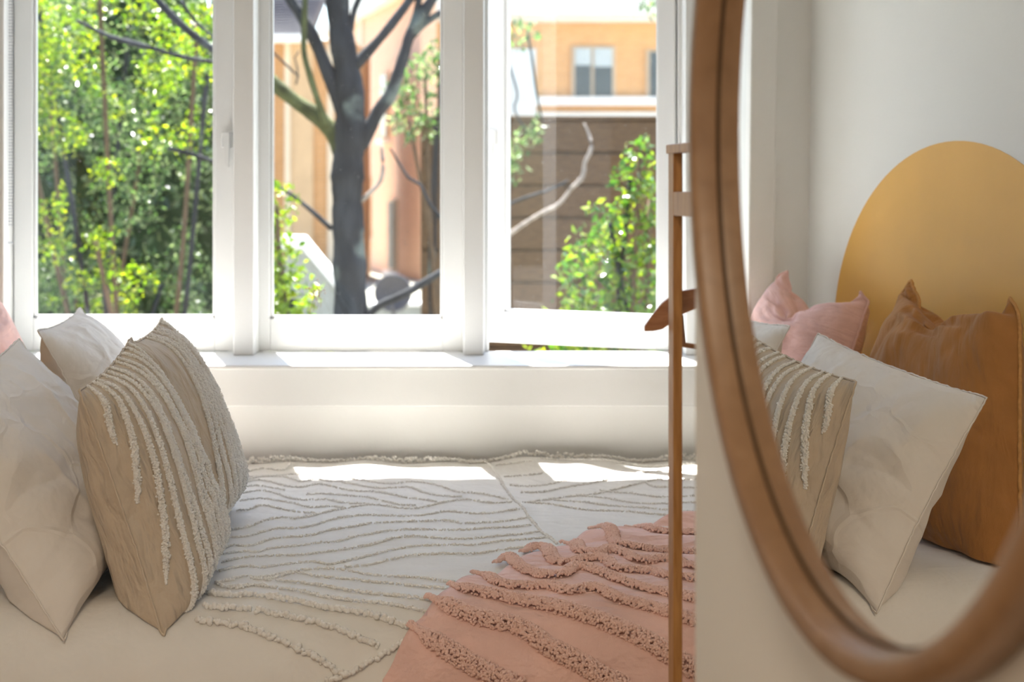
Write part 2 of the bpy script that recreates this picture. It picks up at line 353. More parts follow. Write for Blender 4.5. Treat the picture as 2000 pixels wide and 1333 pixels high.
# find s of the free edge so that it lies on the ray x = 0.102 y
lo, hi = 0.5, 3
for _ in range(60):
    mid = (lo + hi) / 2; p = door_pt(mid, 0)
    if p.x / p.y > .102: lo = mid
    else: hi = mid
SE = lo
dr = struct(empty('door_1', door_pt(SE - .82, 0), DL + R(90)), 'white door leaf standing open, carrying the round mirror')
link('leaf', box_me((.82, .04, 2.04), (.41, -.02, 1.03), .002), M['door'], dr)
link('handle', box_me((.012, .05, .012), (.76, -.06, 1.0), .003), M['steel'], dr)
link('hinge', box_me((.02, .012, .09), (-.004, -.02, .3), .003), M['steel'], dr); link('hinge', box_me((.02, .012, .09), (-.004, -.02, 1.75), .003), M['steel'], dr)
hp = door_pt(SE - .82, 0)
struct(box('trim_8', hp.x + .03, hp.x + .13, hp.y - .10, hp.y + .02, 0, 2.1, M['gloss']), 'white door frame post on the hinge side')
struct(box('wall_partition', hp.x + .13, XR, hp.y - .10, hp.y + .0, 0, ZC, M['wall']), 'white partition wall to the right of the door')

mir = empty('round_mirror', nrm * DM + tan_ * 1.235 + Vector((0, 0, CZ + .060)))
tag(mir, 'large round mirror in a thin bent oak hoop on the white door, reflecting the pillows', 'mirror')
mir.rotation_euler = Matrix((nrm, tan_, Vector((0, 0, 1)))).transposed().to_euler()   # local x = into the door
RG = .384
# tilt of the glass
gl_ = empty('x'); bpy.data.objects.remove(gl_)
V = [(0, 0, 0)] + [(0, RG * math.cos(2 * math.pi * k / 160), RG * math.sin(2 * math.pi * k / 160)) for k in range(160)]
F = [(0, 1 + (k + 1) % 160, 1 + k) for k in range(160)]
me = mesh_from(V, F); g = link('mirror_glass', me, M['mirror'], mir); g['label'] = 'silvered glass disc'
prof = [(.010, RG - .001), (.0005, RG - .001), (-.018, RG), (-.0225, RG + .003), (-.0235, RG + .007), (-.0235, RG + .015), (-.021, RG + .021), (-.014, RG + .0245), (.010, RG + .0245)]
V = []; F = []; NP = len(prof); NR = 180
for k in range(NR):
    a = 2 * math.pi * k / NR
    for x, r_ in prof: V.append((x, r_ * math.cos(a), r_ * math.sin(a)))
for k in range(NR):
    for j in range(NP): F.append((k * NP + j, k * NP + (j + 1) % NP, ((k + 1) % NR) * NP + (j + 1) % NP, ((k + 1) % NR) * NP + j))
me = mesh_from(V, F); bm = bmesh.new(); bm.from_mesh(me); bmesh.ops.recalc_face_normals(bm, faces=bm.faces); bm.to_mesh(me); bm.free()
fo = link('hoop_frame', me, M['frame_wood'], mir, True); fo['label'] = 'bent oak hoop frame'
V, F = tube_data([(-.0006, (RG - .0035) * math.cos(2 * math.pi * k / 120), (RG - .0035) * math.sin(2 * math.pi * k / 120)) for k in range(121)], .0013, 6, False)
M['groove'] = mat('groove_shade', (.06, .036, .02), .8, .2, nscale=30, namt=.2)  # dark ring at the glass edge: shade of the rim groove put into colour
link('edge_shade', mesh_from(V, F), M['groove'], mir, True)
link('backing', box_me((.009, .5, .5), (.0065, 0, 0), .001), M['dark_wood'], mir)
mir.rotation_euler = (Matrix((nrm, tan_, Vector((0, 0, 1)))).transposed() @ Matrix.Rotation(TI, 3, 'Y')).to_euler()

# ------------------------------------------------------------------ clothes stand and hanger behind the door
PH = R(8); ra = Vector((math.sin(PH), -math.cos(PH), 0)); rn = Vector((math.cos(PH), math.sin(PH), 0))
st = empty('clothes_stand', (.218, 2.5, 0)); st.rotation_euler = Matrix((ra, rn, Vector((0, 0, 1)))).transposed().to_euler()
tag(st, 'slim wooden clothes stand with two posts and cross rails beside the door edge', 'clothes stand')
TH = .0129; PW = .031; SW = .50
for x in (0, SW - PW): link('post', box_me((PW, TH, 1.312), (x + PW / 2, TH / 2, .656), .0012), M['rack_wood'], st)
link('top_rail', box_me((SW + .006, TH + .004, .0125), (SW / 2 - .003, TH / 2, 1.306), .0012), M['rack_wood'], st)
link('cross_rail', box_me((SW - 2 * PW, TH, .033), (SW / 2, TH / 2, 1.230), .0012), M['rack_wood'], st)
link('low_rail', box_me((SW - 2 * PW, TH, .03), (SW / 2, TH / 2, .25), .0012), M['rack_wood'], st)
for x in (PW / 2, SW - PW / 2): link('foot', box_me((.04, .30, .025), (x, TH / 2, .0125), .003), M['rack_wood'], st)
tube('arm', [(PW / 2, TH, 1.232), (PW / 2, .10, 1.232), (PW / 2 - .03, .25, 1.232)], .007, M['rack_wood'], st)
hg = empty('coat_hanger', (.445, 2.575, 1.22)); tag(hg, 'dark wooden coat hanger hung on the clothes stand, its tip showing past the post', 'coat hanger')
xs = np.linspace(-1, 1, 41); V = []; F = []
for x in xs:
    a = abs(x); X = x * .257; zc = -.082 - .066 * a ** 1.2 - (.10 * (a - .80) if a > .8 else 0); hh = .010 + .010 * max(0, (a - .6) / .28) if a < .88 else .020 - .0165 * ((a - .88) / .12) ** 1.4; yy = -.02 + .055 * a * a
    yy = -.03 * a * a
    for dy, dz in ((-.006, -hh), (.006, -hh), (.006, hh), (-.006, hh)): V.append((X, yy + dy, zc + dz))
for i in range(40):
    for k in range(4): F.append((i * 4 + k, i * 4 + (k + 1) % 4, (i + 1) * 4 + (k + 1) % 4, (i + 1) * 4 + k))
F += [(3, 2, 1, 0), (160, 161, 162, 163)]
link('shoulder', mesh_from(V, F), M['dark_wood'], hg)
tube('trouser_bar', [(-.205, -.018, -.150), (-.2, -.018, -.192), (-.15, -.012, -.200), (.15, -.012, -.200), (.2, -.018, -.192), (.205, -.018, -.150)], .0045, M['dark_wood'], hg)
hk = [(0, 0, -.075), (0, 0, -.03)] + [(.022 * math.sin(a) - 0, 0, .004 - .022 * math.cos(a)) for a in np.linspace(.1, 4.4, 14)]
tube('hook', hk, .002, M['steel'], hg)
# ------------------------------------------------------------------ bed
BX0, BX1, BT = -1.46, .66, .55
YBK, YFL, RB = 4.575, 3.06, .16                         # back edge, start of the roll at the near edge, roll radius
bed = empty('bed', ((BX0 + BX1) / 2, 3.72, 0)); tag(bed, 'low double bed with its long side along the window wall', 'bed')
link('base', box_me((2.06, 1.50, .17), (0, .02, .19), .01), M['mattress'], bed)
link('mattress', box_me((2.08, 1.58, .235), (0, .02, .40), .05, 4), M['mattress'], bed)
for sx in (-1, 1):
    for sy in (-1, 1): link('leg', box_me((.06, .06, .11), (sx * .92, .02 + sy * .65, .055), .005), M['rack_wood'], bed)

S_FLAT = YBK - YFL; S_ROLL = S_FLAT + RB * math.pi / 2; S_MAX = S_ROLL + .26
from mathutils import noise as mnoise
def undul(x, s):
    """soft unevenness of the made bed"""
    x = np.asarray(x, float); s = np.asarray(s, float)
    u = .006 * np.sin(3.1 * x + 1.3 * s + .4) * np.cos(4.3 * s + .7) + .004 * np.sin(9.5 * x - 3 * s + 1.1) * np.sin(7 * s + 2.0)
    u = u + .0022 * np.sin(27 * x + 11 * s) * np.cos(21 * s - 5 * x)
    u = u + .010 * np.exp(-((s - .05) / .06) ** 2) * (1 + .5 * np.sin(13 * x) + .4 * np.sin(31 * x + 1))     # pushed up against the wall
    return u - .018 * np.clip((-1.28 - x) / .18, 0, 1) ** 2
def prof_yz(s):
    s = np.asarray(s, float); a = np.clip((s - S_FLAT) / RB, 0, math.pi / 2)
    y = np.where(s < S_FLAT, YBK - s, YFL - RB * np.sin(a)); z = np.where(s < S_FLAT, BT, BT - RB + RB * np.cos(a))
    z = np.where(s > S_ROLL, BT - RB - (s - S_ROLL), z); ny = np.where(s < S_FLAT, 0, -np.sin(a)); nz = np.cos(a)
    return y, z, ny, nz
def bed_pt(x, s, off=0.0):
    x, s = np.broadcast_arrays(np.asarray(x, float), np.asarray(s, float)); y, z, ny, nz = prof_yz(s); u = undul(x, s) + off
    return np.stack([x, y + ny * u, z + nz * u], -1)
def bed_nrm(x, s):
    x, s = np.broadcast_arrays(np.asarray(x, float), np.asarray(s, float)); e = 1e-3
    a = bed_pt(x + e, s) - bed_pt(x - e, s); b_ = bed_pt(x, s + e) - bed_pt(x, s - e); n_ = np.cross(b_, a); return n_ / np.linalg.norm(n_, axis=-1)[..., None]
_ss = np.linspace(0, S_MAX, 2500); _y, _z, _, _ = prof_yz(_ss); _v = HV + FPX * (CZ - _z) / _y
def px2bed(pts):
    """picture point -> (x, s) on the bed cover"""
    P = np.asarray(pts, float); s = np.interp(P[:, 1], _v, _ss); y = np.interp(s, _ss, _y); return np.stack([(P[:, 0] - 1000) / FPX * y, s], 1)

nx, ns = 150, 150
xg = np.linspace(BX0 + .005, BX1, nx); sg = np.linspace(0, S_MAX, ns); X, Sg = np.meshgrid(xg, sg)
Vb = bed_pt(X, Sg).reshape(-1, 3)
Fb = [(i * nx + j, (i + 1) * nx + j, (i + 1) * nx + j + 1, i * nx + j + 1) for i in range(ns - 1) for j in range(nx - 1)]
sp = link('bedspread', mesh_from(Vb, Fb, uv=np.stack([X.ravel(), Sg.ravel()], 1)), M['spread'], None, True)
tag(sp, 'cream cotton bedspread with rows of tufted yarn lines, spread over the bed', 'bedspread')
sd = sp.modifiers.new('thick', 'SOLIDIFY'); sd.thickness = .006; sd.offset = -1

def zc1(pts, ox=400, oy=880, k=2.943): return [(ox + x / k, oy + y / k) for x, y in pts]
rows = [zc1(p) for p in [
 [(235,128),(330,112),(440,118),(490,100)], [(240,155),(330,152),(480,138),(545,142)],
 [(590,122),(700,140),(860,170),(1000,192),(1110,198),(1200,190),(1330,212),(1450,240),(1560,248),(1740,276)],
 [(235,180),(330,150),(400,148),(470,155),(560,178),(640,165),(720,182),(790,182)],
 [(790,190),(900,205),(1010,220),(1080,222),(1180,226),(1260,250),(1400,270),(1470,268)],
 [(235,195),(300,178),(400,185),(480,205),(560,213),(640,198),(720,210),(850,232),(970,240),(1090,258),(1200,278),(1330,298)],
 [(235,218),(310,208),(390,218),(460,232)], [(590,250),(680,248),(800,265),(940,272),(1040,290),(1120,310),(1210,316)],
 [(230,262),(310,245),(400,252),(480,275),(560,290),(700,288),(800,305),(950,308)],
 [(205,302),(320,288),(420,302),(520,315),(600,330),(720,325),(800,338)], [(185,355),(250,352),(330,332),(430,345),(540,365),(640,375)],
 [(150,452),(250,440),(340,415),(430,402),(520,405),(600,390),(700,365),(800,345),(940,315),(1020,318),(1130,328),(1240,325),(1400,295),(1510,283),(1640,292),(1760,290)],
 [(150,500),(250,490),(340,468),(420,455),(520,460),(620,445),(720,408),(880,382),(1000,378),(1180,370),(1290,358),(1390,342),(1490,352),(1600,352),(1800,330)],
 [(110,572),(160,552),(270,548),(370,518),(470,508),(560,505),(640,492),(720,470),(860,452),(960,435),(1100,420),(1230,405),(1400,398),(1490,408),(1600,400),(1850,372)],
 [(100,618),(230,592),(300,598),(380,570),(540,562),(640,545),(760,535),(860,505),(960,492),(1100,470),(1250,455),(1480,458),(1600,445),(1880,418)],
 [(95,670),(260,632),(420,620),(560,615),(700,595),(850,570),(980,548),(1100,522),(1230,510),(1440,512),(1600,505),(1920,455)],
 [(75,725),(230,690),(330,698),(450,675),(620,662),(710,678),(820,650),(950,610),(1100,580),(1250,562),(1450,555),(1580,558),(1960,503)],
 [(800,690),(940,668),(1060,642),(1200,622),(1400,610),(1600,605),(1990,556)],
 [(70,785),(150,775),(230,755),(330,758),(460,728),(600,708),(720,702),(840,708),(960,728),(1100,738),(1250,748),(1380,768),(1560,792)],
 [(60,785),(120,808),(200,812),(280,795),(350,798)], [(350,765),(520,727),(650,745),(800,760),(940,775),(1100,780),(1250,795),(1460,826)],
 [(270,765),(400,768),(540,778),(660,800),(800,825),(940,840),(1060,850),(1180,865),(1340,880)],
 [(130,808),(270,798),(400,810),(560,832),(700,858),(860,885),(1000,900),(1120,915),(1280,942)],
 [(0,828),(130,858),(270,858),(400,868),(560,890),(700,920),(860,950),(1000,980),(1170,1030)],
 [(0,912),(200,928),(400,948),(520,970),(620,995),(740,1030),(860,1080),(990,1130)],
 [(-40,985),(100,1000),(230,1022),(350,1065),(450,1105),(560,1155),(660,1200),(760,1265),(800,1290)],
 [(1160,1100),(1110,1135),(980,1205),(860,1270),(700,1333),(640,1350)]]]
rows += [zc1(p, 800, 880) for p in [
 [(430,65),(490,130),(570,250),(640,310),(700,390),(760,460),(850,545)], [(480,70),(545,72)], [(500,105),(600,105),(700,103)], [(545,152),(650,148),(760,140)],
 [(580,198),(700,195),(830,180),(960,155),(1060,150)], [(640,240),(760,228),(870,208),(1000,190),(1110,172),(1230,150),(1330,140),(1400,128),(1650,120)],
 [(690,290),(780,270),(900,248),(1060,235),(1200,205),(1330,185),(1440,170),(1480,175),(1800,160)], [(1100,215),(1250,230),(1380,250),(1480,258),(1800,262)],
 [(960,240),(1080,255),(1250,280),(1480,295),(1800,300)], [(830,268),(1000,285),(1150,305),(1300,322),(1480,335),(1640,345),(1900,360)],
 [(650,290),(800,300),(950,318),(1100,340),(1300,358),(1480,372),(1900,395)], [(1350,180),(1400,205),(1480,215),(1850,222)],
 [(1000,60),(1200,68),(1400,75),(1700,80)], [(760,95),(900,92),(1050,98),(1300,100),(1700,105)]]]
rows.append([(480,905),(560,899),(700,897),(830,901),(960,898)])
fat = {24, 25, 26}
for i, r_ in enumerate(rows):
    q = spline(px2bed(r_), .0030 if i not in fat else .0055)
    s_ = q[:, 1]; x_ = q[:, 0]; k = 2 if i not in fat else 3
    big = np.clip((s_ - 1.35) / .2, 0, 1) * (1.0 if i in (23, 24, 25, 26) else .3)
    C = []; rad = []
    for j in range(k):
        rr = (.0024 + .0028 * big) * (.8 + .45 * rng.random(len(x_)))
        c = bed_pt(x_ + rng.normal(0, .0012, len(x_)), s_ + rng.normal(0, .0007 + .0012 * big, len(x_)), .0)
        keep = rng.random(len(x_)) > (.12 + .25 * (np.sin(np.arange(len(x_)) * .09 + i * 2.1) > .93))
        n_ = bed_nrm(x_, s_); c = c + n_ * (rr * (.5 + .9 * rng.random(len(x_))))[:, None]
        C.append(c[keep]); rad.append(rr[keep])
    blobs('tuft_row', np.vstack(C), np.concatenate(rad), M['tuft'], sp)
# fringe along the back edge by the wall
xf = np.arange(-1.0, .64, .0035); C = bed_pt(xf, np.full(len(xf), .01) + rng.normal(0, .006, len(xf))) ; C[:, 2] += .004 + .008 * rng.random(len(xf)) * (1 + .6 * np.sin(xf * 17)); C[:, 1] = np.minimum(C[:, 1], YW - .014)
blobs('fringe', C, .004 + .002 * rng.random(len(xf)), M['tuft'], sp)
# seam rows of the bed corner seen in the mirror
for xa, sa, xb, sb in ((-1.05, 1.60, -1.43, 1.52), (-1.05, 1.63, -1.30, 1.60)):
    t_ = np.linspace(0, 1, 60); C = bed_pt(xa + (xb - xa) * t_, sa + (sb - sa) * t_, .004); blobs('tuft_row', C + rng.normal(0, .002, C.shape), .005, M['tuft'], sp)

# ------------------------------------------------------------------ pink throw
Lpx = [(1420,1018),(1350,1024),(1290,1028),(1230,1038),(1150,1056),(1100,1073),(1055,1090),(1005,1112),(965,1138),(915,1142),(870,1170),(845,1192),(825,1218),(802,1237),(782,1270),(765,1305),(748,1330)]
Lb = spline(px2bed(Lpx), .01); 
ext = Lb[-1] + np.linspace(0, 1, 16)[1:, None] * np.array([-.02, .16]); Lb = np.vstack([Lb, ext])
na = len(Lb)
tA = np.linspace(0, 1, na)[:, None]
RbX = .64 + .0 * tA[:, 0]
Sr = Lb[:, 1] * 1.0 + .22 + .25 * tA[:, 0]
Sr = np.minimum(Sr, S_MAX - .005 * (1 - tA[:, 0])) ; Sr[0] = Lb[0, 1] + .05
Sr = np.maximum.accumulate(Sr)
nb = 90; tb = np.linspace(0, 1, nb)[None]
TX = Lb[:, :1] + (RbX[:, None] - Lb[:, :1]) * tb; TS = Lb[:, 1:] + (Sr[:, None] - Lb[:, 1:]) * tb ** .9
def fold(x, s):
    """bunched folds in the upper part of the throw"""
    k = np.clip((1.25 - s) / .45, .12, 1)
    return .010 + k * (.013 * np.sin(30 * s + 9 * x + 2 * np.sin(11 * x)) + .007 * np.sin(52 * s - 14 * x + 1.0)) + .003 * np.sin(25 * x + 3 * s)
Vt = bed_pt(TX, TS, fold(TX, TS)).reshape(-1, 3)
Ft = [(i * nb + j, (i + 1) * nb + j, (i + 1) * nb + j + 1, i * nb + j + 1) for i in range(na - 1) for j in range(nb - 1)]
th = link('throw', mesh_from(Vt, Ft, uv=np.stack([TX.ravel(), TS.ravel()], 1)), M['throw'], None, True)
tag(th, 'blush pink cotton throw with thick fluffy ridges draped over the near bed corner', 'throw blanket')
sd = th.modifiers.new('thick', 'SOLIDIFY'); sd.thickness = .004; sd.offset = -1
ridges = [zc1(p, 800, 880) for p in [
 [(0,1030),(100,1100),(200,1160),(350,1240),(500,1310),(640,1370)], [(100,890),(200,930),(330,985),(450,1010),(600,1030),(700,1080),(800,1150),(950,1220),(1100,1300),(1250,1370)],
 [(230,825),(350,860),(500,880),(700,905),(850,940),(1000,985),(1150,1030),(1300,1080),(1400,1130),(1480,1175),(1640,1270),(1800,1360)],
 [(360,755),(450,770),(520,810),(650,825),(800,830),(930,860),(1050,850),(1200,890),(1350,910),(1480,940),(1640,1000),(1900,1080)],
 [(490,695),(570,670),(640,720),(750,765),(880,780),(960,740),(1100,770),(1250,810),(1400,835),(1480,845),(1640,880),(1900,940)],
 [(640,632),(720,600),(790,610),(820,680),(900,710),(1000,690),(1120,690),(1200,740),(1330,740),(1420,740),(1480,770),(1640,790),(1900,830)],
 [(870,550),(950,570),(980,640),(1070,655),(1160,630),(1250,660),(1330,690),(1480,660),(1640,700),(1900,720)],
 [(1030,495),(1130,490),(1180,560),(1230,600),(1350,610),(1480,580),(1640,610),(1900,640)], [(1240,458),(1330,450),(1400,490),(1470,510),(1640,520),(1900,560)]]]
for i, r_ in enumerate(ridges):
    q = spline(px2bed(r_), .0016); d_ = np.gradient(q, axis=0); d_ /= np.linalg.norm(d_, axis=1)[:, None] + 1e-9; pr = np.stack([-d_[:, 1], d_[:, 0]], 1)
    L_ = np.arange(len(q)) * .0016; wd = (.016 if i < 3 else .0135) * np.clip(L_ / .05, .35, 1)
    C = []
    for rep in range(9 if i < 4 else 7):
        c = rng.uniform(-1, 1, len(q)); xy = q + pr * (c * wd)[:, None]
        h_ = np.sqrt(1 - c * c) * wd * .80 * (.8 + .25 * rng.random(len(q)))
        p = bed_pt(xy[:, 0], xy[:, 1], fold(xy[:, 0], xy[:, 1])) + bed_nrm(xy[:, 0], xy[:, 1]) * h_[:, None]; C.append(p)
    C = np.vstack(C); C = C[C[:, 0] < .62]
    blobs('fluffy_ridge', C, .0022 + .0012 * rng.random(len(C)), M['pink_tuft'], th, .3)
# corner tassel of the throw
p0 = bed_pt(-.21, 1.745, .012)
c = np.stack([rng.normal(0, .010, 260), rng.normal(0, .006, 260), -np.abs(rng.normal(0, .03, 260))], 1) + p0
blobs('tassel', c, .005, M['pink_tuft'], th)
# ------------------------------------------------------------------ cushions: two sewn sheets blown up with soft filling
def inflate(nu, nv, w_, h_, press=1.0, hyd=0.6, steps=130, its=10, chop=0.0, chop_u=.5, chop_w=.30, seed=1, tmax=.17, rnd=.055):
    def ln_(a, b): return np.linalg.norm(F0[a] - F0[b], axis=-1)[None, ..., None]
    r_ = np.random.default_rng(seed)
    u = np.linspace(0, 1, nu); v = np.linspace(0, 1, nv); U, Vv = np.meshgrid(u, v)
    P = np.zeros((2, nv, nu, 3)); P[..., 0] = (U - .5) * w_ * (1 + rnd * (1 - (2 * Vv - 1) ** 2)); P[..., 1] = (Vv - .5) * h_ * (1 + rnd * (1 - (2 * U - 1) ** 2)); F0 = P[0].copy()
    dome = (np.sin(np.pi * U) * np.sin(np.pi * Vv)) ** .5 * .045
    P[0, ..., 2] = dome; P[1, ..., 2] = -dome
    P[..., 2] += r_.normal(0, .0008, P.shape[:3]); P[..., 1] += r_.normal(0, .0004, P.shape[:3])
    du, dv = w_ / (nu - 1), h_ / (nv - 1); dd = math.hypot(du, dv); O = P.copy()
    def weld():
        for sl_ in (np.s_[:, 0, :], np.s_[:, -1, :], np.s_[:, :, 0], np.s_[:, :, -1]):
            a = P[sl_]; a[:] = a.mean(0, keepdims=True)
    def con(A, B, rest, ks, kc):
        d = B - A; l = np.sqrt((d * d).sum(-1, keepdims=True)) + 1e-9; e = (l - rest) / l; k = np.where(e > 0, ks, kc) * .5
        c_ = d * e * k; A += c_; B -= c_
    ru = [ln_(np.s_[:, o_:-1:2], np.s_[:, o_ + 1::2]) for o_ in (0, 1)]; rv = [ln_(np.s_[o_:-1:2], np.s_[o_ + 1::2]) for o_ in (0, 1)]
    for it in range(steps):
        Tu = np.gradient(P, axis=2); Tv = np.gradient(P, axis=1); N = np.cross(Tu, Tv); N[1] *= -1
        N /= (du * dv)
        vel = (P - O) * .86; O = P.copy()
        pr = press * (1 + hyd * (.5 - Vv))[None, ..., None] * min(1, it / 30)
        P = P + vel + N * pr * 9e-5
        if chop: 
            d_now = chop * min(1, it / (steps * .7))
        for _ in range(its):
            for o_ in (0, 1):
                con(P[:, :, o_:-1:2], P[:, :, o_ + 1::2], ru[o_], 1, .1); con(P[:, o_:-1:2], P[:, o_ + 1::2], rv[o_], 1, .1)
            for a, b_ in ((0, 0), (0, 1), (1, 0), (1, 1)):
                A = P[:, a:-1:2, b_:-1:2]; B = P[:, a + 1::2, b_ + 1::2]; con(A, B, dd, .25, .06)
                A = P[:, a + 1::2, b_:-1:2]; B = P[:, a:-1:2, b_ + 1::2]; con(A, B, dd, .25, .06)
            weld()
            np.clip(P[..., 2], -tmax / 2, tmax / 2, out=P[..., 2])
            if chop:
                lim = h_ * .5 - d_now * np.clip(1 - np.abs(P[..., 0] / w_ + .5 - chop_u) / chop_w, 0, 1)
                P[..., 1] = np.where((P[..., 1] > lim), lim, P[..., 1])
        # a little bending stiffness
        S_ = P.copy(); S_[:, 1:-1, 1:-1] = (P[:, :-2, 1:-1] + P[:, 2:, 1:-1] + P[:, 1:-1, :-2] + P[:, 1:-1, 2:]) / 4; P += (S_ - P) * .08
    # round the seam: the two sheets meet in a full edge, not in a groove
    def edge(e, i1, i2):
        f1, b1 = P[0][i1], P[1][i1]; m1 = (f1 + b1) / 2; m2 = (P[0][i2] + P[1][i2]) / 2; d = m1 - m2; d /= np.linalg.norm(d, axis=-1)[..., None] + 1e-9
        g_ = np.linalg.norm(f1 - b1, axis=-1)[..., None]; cur = ((P[0][e] - m1) * d).sum(-1, keepdims=True); t_ = m1 + d * np.maximum(cur, .42 * g_)
        k_ = np.ones(len(t_)); k_[0] = k_[-1] = 0; k_[1] = k_[-2] = .5; P[0][e] += (t_ - P[0][e]) * k_[:, None]; P[1][e] = P[0][e]
    edge(np.s_[0, :], np.s_[1, :], np.s_[3, :]); edge(np.s_[-1, :], np.s_[-2, :], np.s_[-4, :]); edge(np.s_[:, 0], np.s_[:, 1], np.s_[:, 3]); edge(np.s_[:, -1], np.s_[:, -2], np.s_[:, -4])
    return P

def up2(A):
    """smooth 2x refinement of a grid along both axes"""
    for ax in (0, 1):
        A = np.moveaxis(A, ax, 0); n_ = len(A); E = np.concatenate([(2 * A[:1] - A[1:2]), A, (2 * A[-1:] - A[-2:-1])])
        mid = (-E[:-3] + 9 * E[1:-2] + 9 * E[2:-1] - E[3:]) / 16
        out = np.empty((2 * n_ - 1,) + A.shape[1:]); out[0::2] = A; out[1::2] = mid; A = np.moveaxis(out, 0, ax)
    return A

class Cushion:
    def __init__(self, name, P, NB, FB, NT, FT, m, label, cat, group=None, seam_m=None, seam_r=.0022, flip=False, bulge=0.0, crumple=.0016, seed=0, foldu=None, sag=.7, crease=(14, .005), back=1.0, cap=.15):
        NB, FB, NT, FT = [np.array(a, float) for a in (NB, FB, NT, FT)]
        P = np.stack([up2(P[0]), up2(P[1])]); nv, nu = P.shape[1:3]
        c00, c10, c01, c11 = P[0, 0, 0], P[0, 0, -1], P[0, -1, 0], P[0, -1, -1]
        x0, x1 = (c00[0] + c01[0]) / 2, (c10[0] + c11[0]) / 2; y0, y1 = (c00[1] + c10[1]) / 2, (c01[1] + c11[1]) / 2
        a = ((P[..., 0] - x0) / (x1 - x0))[..., None]; b_ = ((P[..., 1] - y0) / (y1 - y0))[..., None]
        W = (1 - a) * (1 - b_) * NB + a * (1 - b_) * FB + (1 - a) * b_ * NT + a * b_ * FT
        N = np.cross(FB - NB + FT - NT, NT - NB + FT - FB); N /= np.linalg.norm(N)
        ub = np.clip(a, 0, 1); vb = np.clip(b_, 0, 1)
        dep = P[..., 2:3] * (1 + sag * np.exp(-(vb / .20) ** 2)); dep = cap * np.tanh(dep / cap); dep[1] *= back
        W = W + N * dep
        # small crumples, stronger towards the seams
        gu = np.linspace(0, 1, nu)[None, :]; gv = np.linspace(0, 1, nv)[:, None]
        ed = np.minimum(np.minimum(gu, 1 - gu), np.minimum(gv, 1 - gv)); env = np.exp(-ed / .14) * np.clip(ed / .02, 0, 1) + .25
        for k in (0, 1):
            ph = seed * 1.7 + k
            cr = np.sin(46 * gu + 5 * np.sin(5 * gv + ph) + ph) * np.exp(-np.minimum(gv, 1 - gv) / .10) + np.sin(40 * gv + 4 * np.sin(6 * gu + ph)) * np.exp(-np.minimum(gu, 1 - gu) / .10) + .6 * np.sin(17 * gu + 12 * gv + 3 * np.sin(7 * gv - 4 * gu + ph))
            W[k] += N * (crumple * (1 if k == 0 else -1) * cr * env * np.clip(ed / .02, 0, 1))[..., None]
        rc = np.random.default_rng(seed + 40)
        for _ in range(crease[0]):
            uc, vc, an_, le, am = rc.random(), rc.random(), rc.uniform(0, math.pi), rc.uniform(.12, .42), crease[1] * rc.uniform(.4, 1.2) * (1 if rc.random() < .6 else -1)
            t_ = (gu - uc) * math.cos(an_) + (gv - vc) * math.sin(an_); d_ = -(gu - uc) * math.sin(an_) + (gv - vc) * math.cos(an_) + .10 * np.sin(3 * t_ / le) * le
            hh = am * np.exp(-np.abs(d_) / .024) * np.clip(1 - (t_ / le) ** 2, 0, 1) * np.clip(ed / .04, 0, 1)
            W[0] += N * hh[..., None]; W[1] -= N * hh[..., None]
        if foldu:
            ff = .030 / (1 + np.exp((gu - foldu - .55 * (1 - gv)) / .018)) * np.exp(-((1 - gv) / .30) ** 2) * np.clip(ed / .06, 0, 1); W[0] += N * ff[..., None]
            ff = .022 * np.exp(-((gu - foldu + .25 * (1 - gv)) / .05) ** 2) * np.exp(-((1 - gv) / .28) ** 2); W[0] -= N * ff[..., None]
        # rest on the bed
        yy = W[..., 1]; zb = np.where(yy > YFL, BT, BT - RB + np.sqrt(np.clip(RB ** 2 - (YFL - yy) ** 2, 0, None))); zb = zb + undul(W[..., 0], np.clip(YBK - yy, 0, 9)) + .006
        W[..., 2] = np.maximum(W[..., 2], zb)
        W[..., 0] = np.maximum(W[..., 0], XL + .006); W[..., 1] = np.minimum(W[..., 1], YW - .012)
        self.W = W; self.nu, self.nv = nu, nv; self.N = N
        base = (NB + FB) / 2
        idx = np.zeros((2, nv, nu), int); idx[0] = np.arange(nv * nu).reshape(nv, nu); c_ = nv * nu
        inn = np.zeros((nv, nu), bool); inn[1:-1, 1:-1] = True; idx[1] = idx[0]; idx[1][inn] = c_ + np.arange(inn.sum())
        V = np.vstack([W[0].reshape(-1, 3), W[1][inn]]) - base
        gu_, gv_ = np.meshgrid(np.linspace(0, 1, nu), np.linspace(0, 1, nv)); uv = np.stack([gu_, gv_], -1); uv = np.vstack([uv.reshape(-1, 2), uv[inn]])
        A0 = idx[0]; f0 = np.stack([A0[:-1, :-1], A0[:-1, 1:], A0[1:, 1:], A0[1:, :-1]], -1).reshape(-1, 4)
        A1 = idx[1]; f1 = np.stack([A1[:-1, :-1], A1[1:, :-1], A1[1:, 1:], A1[:-1, 1:]], -1).reshape(-1, 4)
        me = mesh_from(V, np.vstack([f0, f1]).tolist(), uv=uv)
        self.o = link(name, me, m, None, True); self.o.location = base; tag(self.o, label, cat, group); self.base = base
        ss = self.o.modifiers.new('smooth', 'SUBSURF'); ss.levels = 1; ss.render_levels = 1
        if seam_m:
            ring = np.vstack([W[0, 0, :-1], W[0, :-1, -1], W[0, -1, :0:-1], W[0, :0:-1, 0]])
            ring = np.vstack([ring, ring[:1]]) - base
            ring = ring + rng.normal(0, .0006, ring.shape)
            V, F = tube_data(ring, seam_r, 6); link('seam', mesh_from(V, F), seam_m, self.o, True)
        gt = np.gradient(W[0], axis=1); gs = np.gradient(W[0], axis=0); n_ = np.cross(gt, gs); self.n0 = n_ / (np.linalg.norm(n_, axis=-1)[..., None] + 1e-12)
